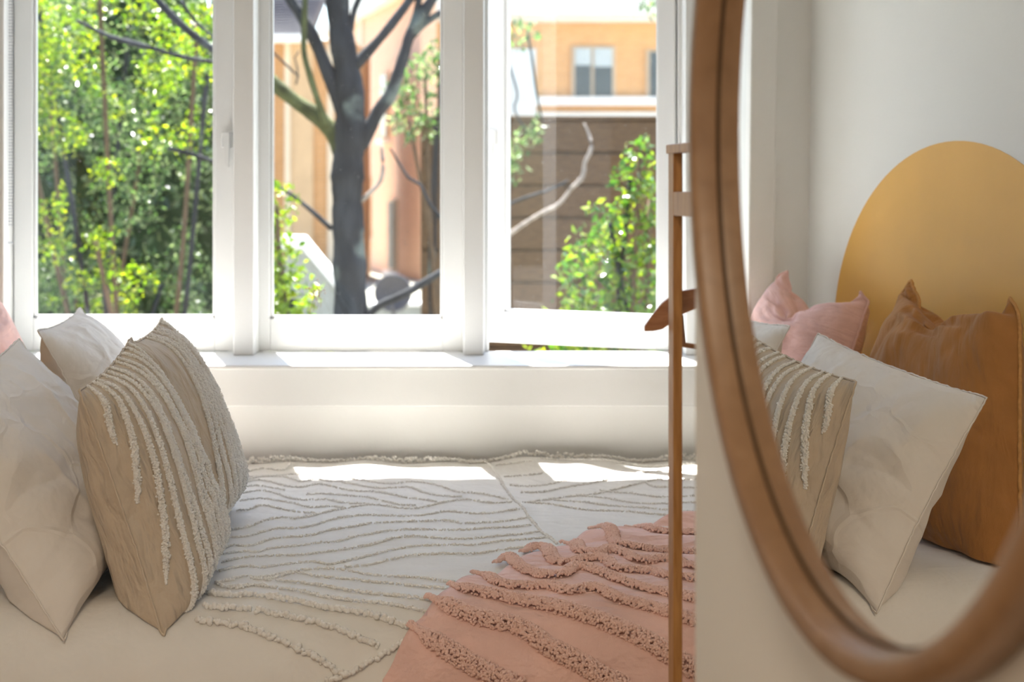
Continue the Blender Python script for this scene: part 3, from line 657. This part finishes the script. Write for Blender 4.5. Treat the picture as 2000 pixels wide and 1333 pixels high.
    def at(self, u, v):
        fu = np.clip(np.asarray(u), 0, 1) * (self.nu - 1); fv = np.clip(np.asarray(v), 0, 1) * (self.nv - 1)
        i = np.minimum(fu.astype(int), self.nu - 2); j = np.minimum(fv.astype(int), self.nv - 2); a = (fu - i)[:, None]; b_ = (fv - j)[:, None]
        def g(A): return A[j, i] * (1 - a) * (1 - b_) + A[j, i + 1] * a * (1 - b_) + A[j + 1, i] * (1 - a) * b_ + A[j + 1, i + 1] * a * b_
        return g(self.W[0]), g(self.n0)
    def tufts(self, path, width, m, dens=5, r0=.0030):
        q = spline(path, .004); p, n_ = self.at(q[:, 0], q[:, 1])
        seg = np.r_[0, np.cumsum(np.linalg.norm(np.diff(p, axis=0), axis=1))]; k = max(4, int(seg[-1] / .0022)); s_ = np.linspace(0, seg[-1], k)
        p = np.stack([np.interp(s_, seg, p[:, j]) for j in range(3)], 1); n_ = np.stack([np.interp(s_, seg, n_[:, j]) for j in range(3)], 1)
        T = np.gradient(p, axis=0); T /= np.linalg.norm(T, axis=1)[:, None] + 1e-9; B = np.cross(n_, T)
        t_ = s_ / seg[-1]; wd = width * (.35 + .65 * np.clip(t_ / .35, 0, 1)) * np.clip((1 - t_) / .10, .1, 1)
        C = []
        for rep in range(dens):
            c = rng.uniform(-1, 1, k); h_ = np.sqrt(1 - c * c) * wd * (.75 + .3 * rng.random(k)); C.append(p + B * (c * wd)[:, None] + n_ * h_[:, None] + rng.normal(0, .0008, p.shape))
        V, F = tube_data(p - self.base, wd * .8, 6); link('tuft_core', mesh_from(V, F), m, self.o, True)
        C = np.vstack(C) - self.base; blobs('tuft_row', C, r0 * (.75 + .35 * rng.random(len(C))), m, self.o, .25)

NG = 36
sq = inflate(NG, NG, .50, .50, hyd=1.0, seed=3, tmax=.26, rnd=.07, press=1.15)
re = inflate(44, NG, .66, .52, hyd=1.0, seed=5, tmax=.20, rnd=.07)
chp = inflate(NG, NG, .64, .66, hyd=.5, chop=.17, chop_u=.49, chop_w=.47, seed=8, tmax=.20)
chp2 = inflate(NG, NG, .62, .58, hyd=.4, chop=.18, chop_u=.5, chop_w=.48, seed=11, tmax=.18)

oc = Cushion('ochre_cushion', chp, (-1.07, 3.01, .475), (-1.10, 3.76, .56), (-1.355, 3.42, 1.03), (-1.385, 3.91, 1.046), M['ochre'],
    'large ochre linen cushion with a chopped top leaning on the mustard arch', 'cushion', seam_m=M['ochre_seam'], seam_r=.0045, crumple=.004, seed=2, foldu=.50, sag=.6, crease=(24, .012))
pk = Cushion('pink_cushion', chp2, (-1.16, 4.00, .56), (-1.16, 4.50, .56), (-1.36, 4.04, 1.005), (-1.37, 4.54, 1.05), M['pink_linen'],
    'pale pink linen cushion with a dented top in the corner by the window', 'cushion', seam_m=M['pink_linen'], seam_r=.003, crumple=.0035, seed=4, foldu=.50, sag=.4, crease=(20, .008))
w2 = Cushion('bed_pillow', re, (-.78, 3.76, .56), (-.82, 4.33, .56), (-1.0, 3.78, .952), (-1.05, 4.36, .962), M['white_cotton'],
    'white cotton pillow standing by the window behind the farther tufted cushion', 'pillow', 'white bed pillows', seam_m=M['white_cotton'], seam_r=.0018, crumple=.002, seed=5, crease=(26, .008))
w1 = Cushion('bed_pillow', re, (-.735, 2.935, .51), (-.72, 3.55, .56), (-1.03, 3.05, .872), (-1.005, 3.655, .945), M['white_cotton'],
    'white cotton pillow at the near side of the bed behind the nearer tufted cushion', 'pillow', 'white bed pillows', seam_m=M['white_cotton'], seam_r=.0018, crumple=.002, seed=6, sag=1.0, crease=(34, .0065))
t2 = Cushion('tufted_cushion', sq, (-.605, 3.47, .56), (-.615, 3.93, .56), (-.735, 3.46, .952), (-.765, 3.92, .968), M['tan'],
    'tan square cushion with cream tufted stripes standing nearer the window', 'cushion', 'tufted cushions on the bed', seam_m=M['tan'], seam_r=.0022, seed=7, back=.9, sag=.45, cap=.115)
t1 = Cushion('tufted_cushion', sq, (-.572, 2.95, .50), (-.575, 3.42, .56), (-.725, 3.005, .912), (-.735, 3.46, .962), M['tan'],
    'tan square cushion with cream tufted stripes at the near edge of the bed', 'cushion', 'tufted cushions on the bed', seam_m=M['tan'], seam_r=.0022, seed=8, sag=.8, back=1.05, cap=.115)
for c_, u0, k0 in ((t1, .10, 0), (t2, .36, 1)):
    for k in range(11 if k0 == 0 else 9):
        us = u0 + .082 * k + .01 * math.sin(k * 2.3); 
        if us > .97: break
        path = [(us, .995)]; v = .995; uu = us
        while v > .03 and uu > .055:
            v -= .08; uu -= .08 * (.26 + .05 * math.sin(3 * k + 7 * v)) ; path.append((max(uu, .05), max(v, .02)))
        c_.tufts(path, .0062, M['tuft'], dens=5, r0=.0026)
# ------------------------------------------------------------------ outside
def at(u, v, Y): return Vector(((u - 1000) * Y / FPX, Y, CZ - (v - HV) * Y / FPX))
GZ = -1.0
M['ground'] = mat('garden_paving', (0.30, 0.285, 0.24), 0.9, 0.2, nscale=3, namt=0.2, bump=0.01, bscale=20)
M['bark'] = mat('grey_bark', (0.032, 0.034, 0.038), 0.9, 0.2, nscale=9, namt=0.5, bump=0.012, bscale=26, stretch=(1, 1, .35))
n = M['bark'].node_tree.nodes; L = M['bark'].node_tree.links; b = n['Principled BSDF']
tc = n.new('ShaderNodeTexCoord'); t = n.new('ShaderNodeTexNoise'); t.inputs['Scale'].default_value = 4.5; t.inputs['Detail'].default_value = 5; L.new(tc.outputs['Object'], t.inputs['Vector'])
rp = n.new('ShaderNodeValToRGB'); rp.color_ramp.elements[0].position = .57; rp.color_ramp.elements[1].position = .70; L.new(t.outputs[0], rp.inputs[0])
mx = n.new('ShaderNodeMix'); mx.data_type = 'RGBA'; mx.inputs[7].default_value = (.13, .15, .135, 1); L.new(rp.outputs[0], mx.inputs[0])
for l in list(L):
    if l.to_socket == b.inputs['Base Color']: L.new(l.from_socket, mx.inputs[6]); break
L.new(mx.outputs[2], b.inputs['Base Color'])
M['moss'] = mat('mossy_bark', (0.075, 0.082, 0.035), 0.9, 0.2, nscale=12, namt=0.5, bump=0.01, bscale=30)
M['sunlit_bark'] = mat('sunlit_bark', (0.26, 0.22, 0.19), 0.8, 0.3, nscale=20, namt=0.3, bump=0.004, bscale=50)  # bark lightened: sunlight on some branches put into the colour
M['fence'] = wood('fence_boards', (0.075, 0.038, 0.015), (0.125, 0.068, 0.028), (1, 6, 6), .8)
M['post'] = mat('fence_post', (0.12, 0.08, 0.05), .8, .2, nscale=12, namt=.2)
def brick(name, c1, c2, cm, scale):
    m = bpy.data.materials.new(name); m.use_nodes = True; n = m.node_tree.nodes; L = m.node_tree.links; b = n['Principled BSDF']
    tc = n.new('ShaderNodeTexCoord'); mp = n.new('ShaderNodeMapping'); mp.inputs['Rotation'].default_value = (R(90), 0, 0); t = n.new('ShaderNodeTexBrick')
    t.inputs['Scale'].default_value = 1.0; t.inputs['Brick Width'].default_value = .24 * scale; t.inputs['Row Height'].default_value = .086 * scale; t.inputs['Mortar Size'].default_value = .010 * scale
    t.inputs['Color1'].default_value = (*c1, 1); t.inputs['Color2'].default_value = (*c2, 1); t.inputs['Mortar'].default_value = (*cm, 1)
    L.new(tc.outputs['Object'], mp.inputs[0]); L.new(mp.outputs[0], t.inputs['Vector']); L.new(t.outputs[0], b.inputs['Base Color']); b.inputs['Roughness'].default_value = .9
    bp = n.new('ShaderNodeBump'); bp.inputs['Distance'].default_value = .01; L.new(t.outputs['Fac'], bp.inputs['Height']); bp.invert = True; L.new(bp.outputs[0], b.inputs['Normal'])
    return m
M['brick'] = brick('orange_brick', (.62, .335, .14), (.69, .39, .175), (.64, .42, .24), 1)
M['brick3'] = brick('rust_brick', (.42, .205, .075), (.48, .24, .095), (.44, .27, .14), 1)
M['brick2'] = brick('salmon_brick', (.66, .39, .25), (.72, .44, .29), (.68, .47, .35), 1)
M['render'] = mat('cream_render', (.74, .71, .64), .85, .2, nscale=2, namt=.04)
M['beige'] = mat('beige_render', (.55, .44, .32), .85, .2, nscale=3, namt=.05)
M['white_trim'] = mat('white_trim', (.78, .76, .73), .6, .3, nscale=4, namt=.03)
M['far_glass'] = mat('far_window_glass', (.05, .06, .07), .08, .6, nscale=2, namt=.2)
M['blind'] = mat('far_blind', (.46, .51, .52), .8, .2, nscale=6, namt=.05)
M['roof'] = mat('grey_metal_roof', (.085, .08, .10), .6, .4, nscale=6, namt=.08)
M['conc'] = mat('grey_concrete', (.25, .255, .23), .9, .2, nscale=5, namt=.15, bump=.004, bscale=30)
M['dish'] = mat('dark_grey_dish', (.060, .058, .066), .6, .3, nscale=10, namt=.15)

struct(box('ground', -40, 60, 5.3, 110, GZ - .3, GZ, M['ground']), 'pale paved ground of the yard outside')

# ---- fence of wide dark boards beyond the tree
YF = 13.0
fx0, fx1 = (822 - 1000) * YF / FPX, 3.2
fe = empty('fence', ((fx0 + fx1) / 2, YF, GZ)); tag(fe, 'dark brown board fence seen through the open window', 'fence')
ft = 1.25 + 135 * YF / FPX; bh = .235; z = ft; hw = (fx1 - fx0) / 2
meb = box_me((hw * 2, .025, bh - .016), (0, 0, 0), .004, 1); meb.materials.append(M['fence'])
while z - bh > GZ:
    o = bpy.data.objects.new('board', meb); COL.objects.link(o); o.parent = fe; o.location = (0, random.uniform(-.004, .004), z - bh / 2 - GZ); z -= bh
for x in (-hw + .05, -hw * .3, hw * .4, hw - .05): link('post', box_me((.09, .09, ft - GZ), (x, .06, (ft - GZ) / 2), .005), M['post'], fe)
link('capping', box_me((hw * 2 + .04, .07, .03), (0, 0, ft - GZ + .015), .004), M['fence'], fe)
link('backing', box_me((hw * 2, .012, ft - GZ), (0, .022, (ft - GZ) / 2), .001), M['post'], fe)

# ---- brick building far behind
YA = 55.0; k = YA / FPX
def bx(u): return (u - 1000) * k
def bz(v): return CZ - (v - HV) * k
bl = empty('brick_building', (bx(1100), YA, GZ)); tag(bl, 'orange brick apartment building with white bands and dark windows behind the fence', 'building')
def bpart(nm, u0, u1, v0, v1, y0, y1, m, parent=None, bev=0):
    p = parent or bl; o = box(nm, bx(u0), bx(u1), YA + y0, YA + y1, bz(v1), bz(v0), m, None, bev); o.parent = p
    pw = Vector(p.location) if p is bl else Vector(p.location) + Vector(bl.location); o.location = Vector(o.location) - pw; return o
bpart('wall', 740, 1420, 30, 515, 0, 6, M['brick']); 
bpart('fascia', 680, 1420, -120, 36, -1.2, 5, M['render'])
bpart('soffit_band', 735, 1420, 36, 44, -.5, 0, M['white_trim'])
bpart('string_course', 960, 1420, 190, 206, -.28, 0, M['white_trim'])
bpart('ledge', 960, 1420, 220, 236, -.22, 0, M['render'])
def bwin(u0, u1, v0, v1, mids, blinds):
    f_ = bpart('window_frame', u0 - 4, u1 + 4, v0 - 4, v1 + 3, -.10, -.0, M['beige'])
    edges = [u0] + mids + [u1]
    for a, b_, bl_ in zip(edges[:-1], edges[1:], blinds):
        bpart('pane', a + 3, b_ - 3, v0, v1, -.14, -.10, M['far_glass'], f_)
        if bl_: bpart('blind', a + 3, b_ - 3, v0, v0 + (v1 - v0) * bl_, -.17, -.14, M['blind'], f_)
bwin(1120, 1198, 95, 189, [1157], [.35, .38]); bwin(1266, 1330, 102, 192, [1300], [0, 0])
M['bay'] = mat('pale_bay', (.62, .66, .66), .7, .2, nscale=3, namt=.04)
lw = bpart('white_bay', 960, 1046, 98, 226, -.5, 0, M['bay']); lw['label'] = 'pale blue bay window'
# receding salmon side wall seen beside the trunk
pA, pB = at(640, 370, 58), at(822, 370, 44); dv = (pB - pA); ln = dv.length; an = math.atan2(dv.y, dv.x)
M['pane_b'] = mat('grey_pane', (.20, .19, .20), .2, .5, nscale=2, namt=.1)  # plain grey for the wing's narrow panes
wg = empty('building_wing', (pA.x, pA.y, GZ), an); tag(wg, 'salmon brick wing of the building right of the tree trunk, with narrow windows', 'building')
link('wall', box_me((ln, .4, 7.2), (ln / 2, .2, 3.6)), M['brick2'], wg)
link('roof_edge', box_me((ln + .3, .9, .25), (ln / 2, .1, 7.3)), M['render'], wg)
for fx, z0, z1, wd in ((.30, .8, 2.3, .5), (.52, .9, 2.6, .55), (.77, .1, 2.0, .95), (.25, 3.6, 5.4, .8), (.70, 3.6, 5.4, .9)):
    wv = link('window_frame', box_me((wd, .08, z1 - z0), (fx * ln, -.04, z0 + (z1 - z0) / 2)), M['beige'], wg)
    link('pane', box_me((wd - .16, .04, z1 - z0 - .16), (fx * ln, -.10, z0 + (z1 - z0) / 2)), M['conc'] if fx > .7 else M['pane_b'], wv)
    link('window_sill', box_me((wd + .15, .22, .12), (fx * ln, -.11, z0 - .06)), M['white_trim'], wg)
link('downpipe', box_me((.10, .10, 7.2), (.45 * ln, -.06, 3.6), .03), M['render'], wg)
# nearer house on the left with ribbed roof
YH = 42.0; k2 = YH / FPX
ho = empty('brick_house', ((585 - 1000) * k2, YH, GZ)); tag(ho, 'orange brick house with a striped grey roof left of the tree trunk', 'house')
def hb(nm, u0, u1, v0, v1, y0, y1, m): 
    return link(nm, box_me(((u1 - u0) * k2, y1 - y0, (v1 - v0) * k2), (((u0 + u1) / 2 - 585) * k2, (y0 + y1) / 2, CZ - ((v0 + v1) / 2 - HV) * k2 - GZ)), m, ho)
M['tanpanel'] = mat('tan_panel', (.46, .31, .18), .85, .2, nscale=3, namt=.06)
hb('wall', 440, 690, 78, 560, 0, 5, M['brick3']); hb('eaves', 430, 612, 72, 84, -.7, .2, M['white_trim'])
hb('corner_board', 520, 534, 84, 560, -.10, 0, M['render']); hb('pilaster', 557, 568, 84, 560, -.12, 0, M['beige']); hb('bay_panel', 568, 612, 84, 560, -.06, 0, M['tanpanel'])
hb('bay_panel', 640, 652, 84, 560, -.06, 0, M['beige'])
for i in range(16):      # ribbed roof courses
    link('roof_course', box_me(((612 - 430) * k2, .16, .040), ((521 - 585) * k2, -.6 + .22 * i, CZ - (72 - HV) * k2 - GZ + .02 + .085 * i), .01), M['roof'], ho)
rz_ = CZ - (72 - HV) * k2 - GZ; ry = -.45; rx = ((612 - 430) * k2) / 2
ul = link('roof_deck', mesh_from([(-rx, 0, -.02), (rx, 0, -.02), (rx, 3.5, 1.33), (-rx, 3.5, 1.33), (-rx, 0, -.12), (rx, 0, -.12), (rx, 3.5, 1.2), (-rx, 3.5, 1.2)], [(0, 1, 2, 3), (7, 6, 5, 4), (0, 4, 5, 1), (1, 5, 6, 2), (2, 6, 7, 3), (3, 7, 4, 0)]), M['dish'], ho)
ul.location = ((521 - 585) * k2, ry, rz_ - .02)
# sloping stair wall with white capping
sw = empty('stair_wall', at(600, 600, 24)); sw.location.z = GZ; tag(sw, 'grey sloping garden stair wall with a bright white capping', 'wall')
c0, c1 = at(592, 470, 24), at(657, 556, 24); x0, x1 = c0.x - sw.location.x, c1.x - sw.location.x; z0, z1 = c0.z - GZ, c1.z - GZ
link('wall_body', mesh_from([(x0 - .25, 0, 0), (x1 + .05, 0, 0), (x1 + .05, 0, z1 - .10), (x0, 0, z0 - .10), (x0 - .25, 0, z0 - .1), (x0 - .25, .3, 0), (x1 + .05, .3, 0), (x1 + .05, .3, z1 - .10), (x0, .3, z0 - .10), (x0 - .25, .3, z0 - .1)],
    [(0, 1, 2, 3, 4), (9, 8, 7, 6, 5), (0, 5, 6, 1), (1, 6, 7, 2), (2, 7, 8, 3), (3, 8, 9, 4), (4, 9, 5, 0)]), M['conc'], sw)
link('capping', mesh_from([(x, y, z) for y in (-.06, .36) for x, z in ((x0 - .3, z0 - .1), (x0, z0 - .1), (x1 + .07, z1 - .13), (x1 + .07, z1 + .02), (x0, z0 + .06), (x0 - .3, z0 + .06))],
    [(0, 1, 2, 3, 4, 5), (11, 10, 9, 8, 7, 6)] + [(i, i + 6, (i + 1) % 6 + 6, (i + 1) % 6) for i in range(6)]), M['white_trim'], sw)
# dark dish
ds = empty('satellite_dish', at(768, 560, 25)); ds.location.z = GZ; tag(ds, 'round dark grey dish on a post near the brick wing', 'satellite dish')
zc = at(768, 572, 25).z - GZ; V = []; F = []; rr = .27
for i in range(7):
    r_ = rr * i / 6
    for j in range(28): a = 2 * math.pi * j / 28; V.append((r_ * math.cos(a), .10 * (1 - (i / 6) ** 2) - .05, zc + r_ * math.sin(a)))
for i in range(6):
    for j in range(28): F.append((i * 28 + j, i * 28 + (j + 1) % 28, (i + 1) * 28 + (j + 1) % 28, (i + 1) * 28 + j))
d_ = link('bowl', mesh_from(V, F), M['dish'], ds, True); so = d_.modifiers.new('t', 'SOLIDIFY'); so.thickness = .02
link('pole', box_me((.05, .05, zc), (0, .10, zc / 2), .01), M['dish'], ds); tube('feed_arm', [(0, -.02, zc - .26), (0, -.25, zc - .16), (0, -.3, zc - .05)], .012, M['dish'], ds)
lwl = box('garden_wall', at(690, 600, 26).x, at(870, 600, 26).x, 26, 26.3, GZ, at(800, 598, 26).z, M['conc']); tag(lwl, 'low grey garden wall with white edge below the dish', 'wall')
link('capping', box_me((.95, .4, .05), (.05, 0, at(800, 598, 26).z - GZ + .025), .01), M['white_trim'], lwl)

# ---- the bare tree in front of the middle window
YT = 10.0; sc = YT / FPX
tr_ = empty('tree', at(682, 600, YT)); tr_.location.z = GZ; tag(tr_, 'dark grey branching tree standing close outside the middle window', 'tree')
def tp(u, v, dy=0): p = at(u, v, YT + dy); return (p.x - tr_.location.x, p.y - tr_.location.y, p.z - GZ)
def limb(nm, pts, wpx, m, ns=12, lump=.10):
    q = spline([(*tp(*p[:2], p[2] if len(p) > 2 else 0),) for p in pts], .035); w_ = np.interp(np.linspace(0, 1, len(q)), np.linspace(0, 1, len(wpx)), wpx) * sc / 2
    w_ = w_ * (1 + lump * np.sin(np.arange(len(q)) * .9 + len(q)) * rng.random(len(q))); return tube(nm, q, w_, m, tr_, ns)
limb('trunk', [(690,845),(688,720),(686,640),(684,560),(681,470),(678,380),(680,310),(684,258),(684,200),(678,140),(668,80),(660,20),(655,-60),(650,-200)], [90,80,72,66,64,62,62,64,58,50,46,44,40,36], M['bark'], 16)
limb('branch', [(672,300),(652,262),(618,226),(580,200),(545,172),(500,130),(440,80)], [40,34,30,28,26,24,20], M['moss'])
limb('branch', [(700,285),(722,250),(740,215),(760,190),(775,150),(790,105),(800,70),(818,40),(850,-10),(890,-60)], [34,28,26,26,22,20,26,22,16,12], M['bark'])
limb('branch', [(800,72),(830,45),(866,22),(910,0)], [20,14,12,10], M['bark'])
limb('branch', [(800,68),(812,30),(818,0),(825,-60)], [18,14,12,10], M['bark'])
limb('branch', [(790,110),(770,150),(762,190)], [10,9,9], M['bark'])
limb('branch', [(692,128),(715,105),(745,72),(772,38),(800,0),(840,-60)], [26,20,18,18,18,16], M['bark'])
limb('branch', [(676,228),(655,180),(636,130),(620,90),(606,62),(585,25),(565,-5),(540,-60)], [34,28,26,26,22,20,18], M['bark'])
limb('branch', [(640,250,-.1),(622,200,-.12),(606,150,-.12),(594,105,-.12),(594,60,-.1),(596,0,-.1),(598,-60,0)], [16,13,12,11,12,10,10], M['moss'])
limb('branch', [(684,60),(692,20),(705,-10),(730,-60)], [14,12,10,9], M['bark'])
limb('branch', [(648,448),(612,415),(575,385),(545,366),(510,350)], [10,10,8,7,5], M['bark'], 8)
limb('branch', [(705,393),(728,372),(744,352),(748,325),(745,285)], [10,9,8,8,6], M['sunlit_bark'], 8)
limb('branch', [(705,632,-.05),(740,598,-.05),(790,575,-.05),(840,545,-.05),(880,520,-.05)], [14,15,16,14,12], M['bark'], 8)
limb('branch', [(584,150),(560,128),(530,100),(500,85)], [4,5,5,4], M['bark'], 6); limb('branch', [(578,165),(582,140),(575,108),(584,100)], [4,4,3,3], M['bark'], 6)
limb('branch', [(980,470,1),(1020,440,1),(1060,415,1),(1090,400,1),(1115,370,1),(1140,345,1)], [8,9,9,8,7,6], M['sunlit_bark'], 8)
limb('branch', [(1112,372,1),(1138,345,1),(1142,318,1),(1155,290,1),(1150,262,1),(1140,240,1)], [8,10,9,8,7,4], M['sunlit_bark'], 8)
limb('branch', [(985,402,1),(1030,385,1),(1080,368,1),(1110,352,1)], [6,7,6,4], M['bark'], 8)
limb('branch', [(865,430),(840,400),(820,360),(800,350),(780,320),(762,290)], [8,7,6,6,5,4], M['bark'], 8)
limb('branch', [(985,100,1),(1010,180,1),(1005,215,1),(1030,260,1)], [5,5,5,4], M['bark'], 6); limb('branch', [(1030,60,1),(1040,120,1),(1048,180,1),(1060,240,1)], [5,6,6,4], M['bark'], 6)
limb('branch', [(290,-20,-1.3),(330,25,-1.3),(370,62,-1.3),(425,105,-1.3),(470,140,-1.3)], [12,13,14,12,10], M['bark'], 8)
limb('branch', [(150,40,-1.2),(200,65,-1.2),(235,78,-1.2),(300,95,-1.2),(360,112,-1.2),(425,122,-1.2)], [6,8,10,8,8,7], M['bark'], 8)
limb('branch', [(330,290,-1.2),(370,300,-1.2),(425,318,-1.2)], [7,8,7], M['bark'], 8); limb('branch', [(352,0,-1.3),(385,45,-1.3),(420,75,-1.3)], [6,7,6], M['bark'], 6)

# ---- leaves
def leaves(name, C, size, m, parent, parts=0):
    """folded pointed leaves, one small mesh island each"""
    C = np.asarray(C, float) - np.array(parent.matrix_basis.translation)[None]; n_ = len(C)
    base = np.array([(0, 0, 0), (.5, .28, .10), (1.05, 0, -.05), (.5, -.28, .10)]); Rm = rand_rot(n_); sz = size * (.6 + .8 * rng.random(n_))
    V = np.einsum('nij,kj->nki', Rm, base) * sz[:, None, None] + C[:, None]
    F = np.array([(0, 1, 2), (0, 2, 3)])[None] + (np.arange(n_) * 4)[:, None, None]
    big = np.zeros(n_, bool)
    if parts:
        W_ = C + np.array(parent.matrix_basis.translation)[None]; pu = 1000 + FPX * W_[:, 0] / W_[:, 1]; pv = HV - FPX * (W_[:, 2] - CZ) / W_[:, 1]
        vis = (pu > 60) & (pu < 1285) & (pv > 0) & (pv < 630); cand = np.where(vis)[0]; cand = cand[np.argsort(W_[cand, 1])][:parts]; big[cand] = True
        lm = fast_mesh(base, np.array([(0, 1, 2), (0, 2, 3)])); lm.materials.append(m)
        for i in cand:
            lo = bpy.data.objects.new('leaf', lm); COL.objects.link(lo); lo.parent = parent; lo.matrix_basis = Matrix.Translation(C[i].tolist()) @ Matrix(Rm[i].tolist()).to_4x4() @ Matrix.Scale(float(sz[i]), 4)
    V = V[~big]; F = np.array([(0, 1, 2), (0, 2, 3)])[None] + (np.arange(len(V)) * 4)[:, None, None]
    o = link(name, fast_mesh(V.reshape(-1, 3), F.reshape(-1, 3)), m, parent); o['kind'] = 'stuff'; return o
def cloud(cs, n_):
    """points in the outer part of overlapping lumpy balls (u, v, Y, radius in px at Y)"""
    P = []; wts = np.array([c[3] ** 2 for c in cs], float); wts /= wts.sum()
    for c, w_ in zip(cs, wts):
        m_ = max(20, int(n_ * w_)); d = rng.normal(size=(m_, 3)); d /= np.linalg.norm(d, axis=1)[:, None]; r_ = c[3] * c[2] / FPX * (1 - .55 * rng.random(m_) ** 1.7)
        p = np.array(at(c[0], c[1], c[2])); P.append(p + d * r_[:, None])
    P = np.vstack(P); return P[P[:, 2] > GZ + .03]
M['leaf_y'] = leafmat('yellow_green_leaf', (.045, .09, .010), (.12, .19, .022), (.29, .31, .045), .5, .28)
M['leaf_g'] = leafmat('green_leaf', (.035, .065, .022), (.09, .145, .05), (.23, .27, .14), .4, .25)
M['leaf_d'] = leafmat('dark_leaf', (.03, .05, .022), (.07, .10, .045), (.15, .18, .08), .35)
M['leaf_gl'] = leafmat('glossy_leaf', (.03, .075, .02), (.075, .14, .03), (.26, .30, .06), .35, .15)
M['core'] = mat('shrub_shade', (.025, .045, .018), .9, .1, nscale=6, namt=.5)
def shrub(name, u, v, Y, cs, n_, size, m, label, stems=4, parts=0):
    o = empty(name, at(u, v, Y)); o.location.z = GZ; tag(o, label, 'shrub' if 'tree' not in name else 'tree')
    leaves('foliage', cloud(cs, n_), size, m, o, parts)
    for i in range(stems):
        c = cs[i % len(cs)]; e = np.array(at(c[0], c[1], c[2])) - np.array(o.location); e = e * [1, 1, 1]
        tube('stem', spline([(.08 * math.cos(i * 2), .08 * math.sin(i * 2), 0), tuple(e * [.45, .45, .5] + rng.normal(0, .06, 3) * [1, 1, 0]), tuple(e)], .12), [.013], M['bark'] if i % 2 else M['post'], o, 6)
    return o
bright, cool = [], []
for i in range(260):
    u, v = random.uniform(10, 470), random.uniform(-110, 760)
    if u > 430 and v < 330: continue
    dark = (u > 290 and 330 < v < 620) or (70 < u < 200 and 330 < v < 420)
    if dark and random.random() < .5: continue
    c = (u, v, random.uniform(8.9, 9.5), random.uniform(16, 50) * (1.15 if v < 250 else .9))
    if random.random() < (.50 if v < 260 else .25): bright.append(c)
    else: cool.append((u, v, random.uniform(9.8, 10.5), c[3] * 1.25))
shrub('leafy_shrub', 260, 700, 9.2, bright, 6500, .029, M['leaf_y'], 'sunlit yellow-green shrub filling the left window', stems=7, parts=200)
shrub('leafy_shrub', 200, 700, 10.2, cool, 13000, .029, M['leaf_g'], 'mid green shrub behind the yellow-green one outside the left window', stems=9)
hd = empty('hedge', at(230, 600, 11.6)); hd.location.z = GZ; tag(hd, 'tall dark hedge behind the shrubs of the left window', 'hedge')
hp_ = np.stack([rng.uniform(-3.9, -1.68, 9000), rng.normal(11.4, .3, 9000), rng.uniform(GZ, 4.0, 9000)], 1); leaves('foliage', hp_, .075, M['leaf_d'], hd)
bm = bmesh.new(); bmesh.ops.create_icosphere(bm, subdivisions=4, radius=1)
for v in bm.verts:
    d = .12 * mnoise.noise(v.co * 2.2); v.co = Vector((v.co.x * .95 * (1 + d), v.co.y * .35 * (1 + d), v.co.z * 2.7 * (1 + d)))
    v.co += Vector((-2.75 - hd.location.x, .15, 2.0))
me = bpy.data.meshes.new('core'); bm.to_mesh(me); bm.free(); link('shade_core', me, M['core'], hd, True)  # solid core; shade inside the hedge put into its dark colour
shrub('low_shrub', 565, 640, 8.5, [(540,400,8.5,45),(520,470,8.6,55),(550,520,8.5,50),(570,585,8.4,60),(540,640,8.4,60),(590,660,8.4,45),(520,560,8.6,60),(560,700,8.4,80)], 1500, .04, M['leaf_y'], 'small yellow-green shrub at the lower left of the middle window', parts=100)
shrub('leafy_shrub', 1240, 620, 8.2, [(1250,300,8.2,38),(1230,350,8.2,45),(1270,390,8.2,55),(1190,430,8.2,50),(1230,470,8.2,70),(1150,490,8.3,50),(1260,540,8.2,80),(1170,560,8.2,70),(1130,530,8.4,45),(1210,630,8.2,90),(1290,620,8.2,80),(1130,620,8.3,60),(1080,690,8.3,60),(1200,720,8.2,110)], 2300, .042, M['leaf_gl'], 'glossy green shrub lit by the sun at the right of the open window', parts=200)
tw = shrub('leafy_tree', 880, 620, 12.2, [(830,150,12,50),(860,110,12,35),(800,235,12,45),(850,240,12,40),(780,180,12,28),(1000,280,12,38),(1040,260,12,28),(1000,330,12,28),(1010,70,12.2,40),(1270,-10,12,40)], 750, .05, M['leaf_g'], 'sparse small-leaved tree in front of the fence and brick wall', stems=4)
tw2 = [tuple(a) for a in cloud([(1030, 75, 12.3, 70)], 90)]

# small dry seed cluster caught on the outside of the middle pane
sc_ = empty('dry_seed_cluster', at(617, 585, 5.02)); tag(sc_, 'tiny dry brown seed cluster stuck outside on the middle window pane', 'seed cluster')
M['dry'] = mat('dry_seed', (.20, .09, .045), .9, .2, nscale=60, namt=.3)
blobs('seeds', rng.normal(0, 1, (46, 3)) * [.012, .003, .010] + [0, 0, .022], .0026, M['dry'], sc_)
for i in range(4): tube('stalk', spline([(.004 * i - .006, 0, .01), (-.010 + .008 * i, .002, -.012), (-.018 + .010 * i, 0, -.040 + .006 * i)], .004), .0007, M['dry'], sc_, 5)
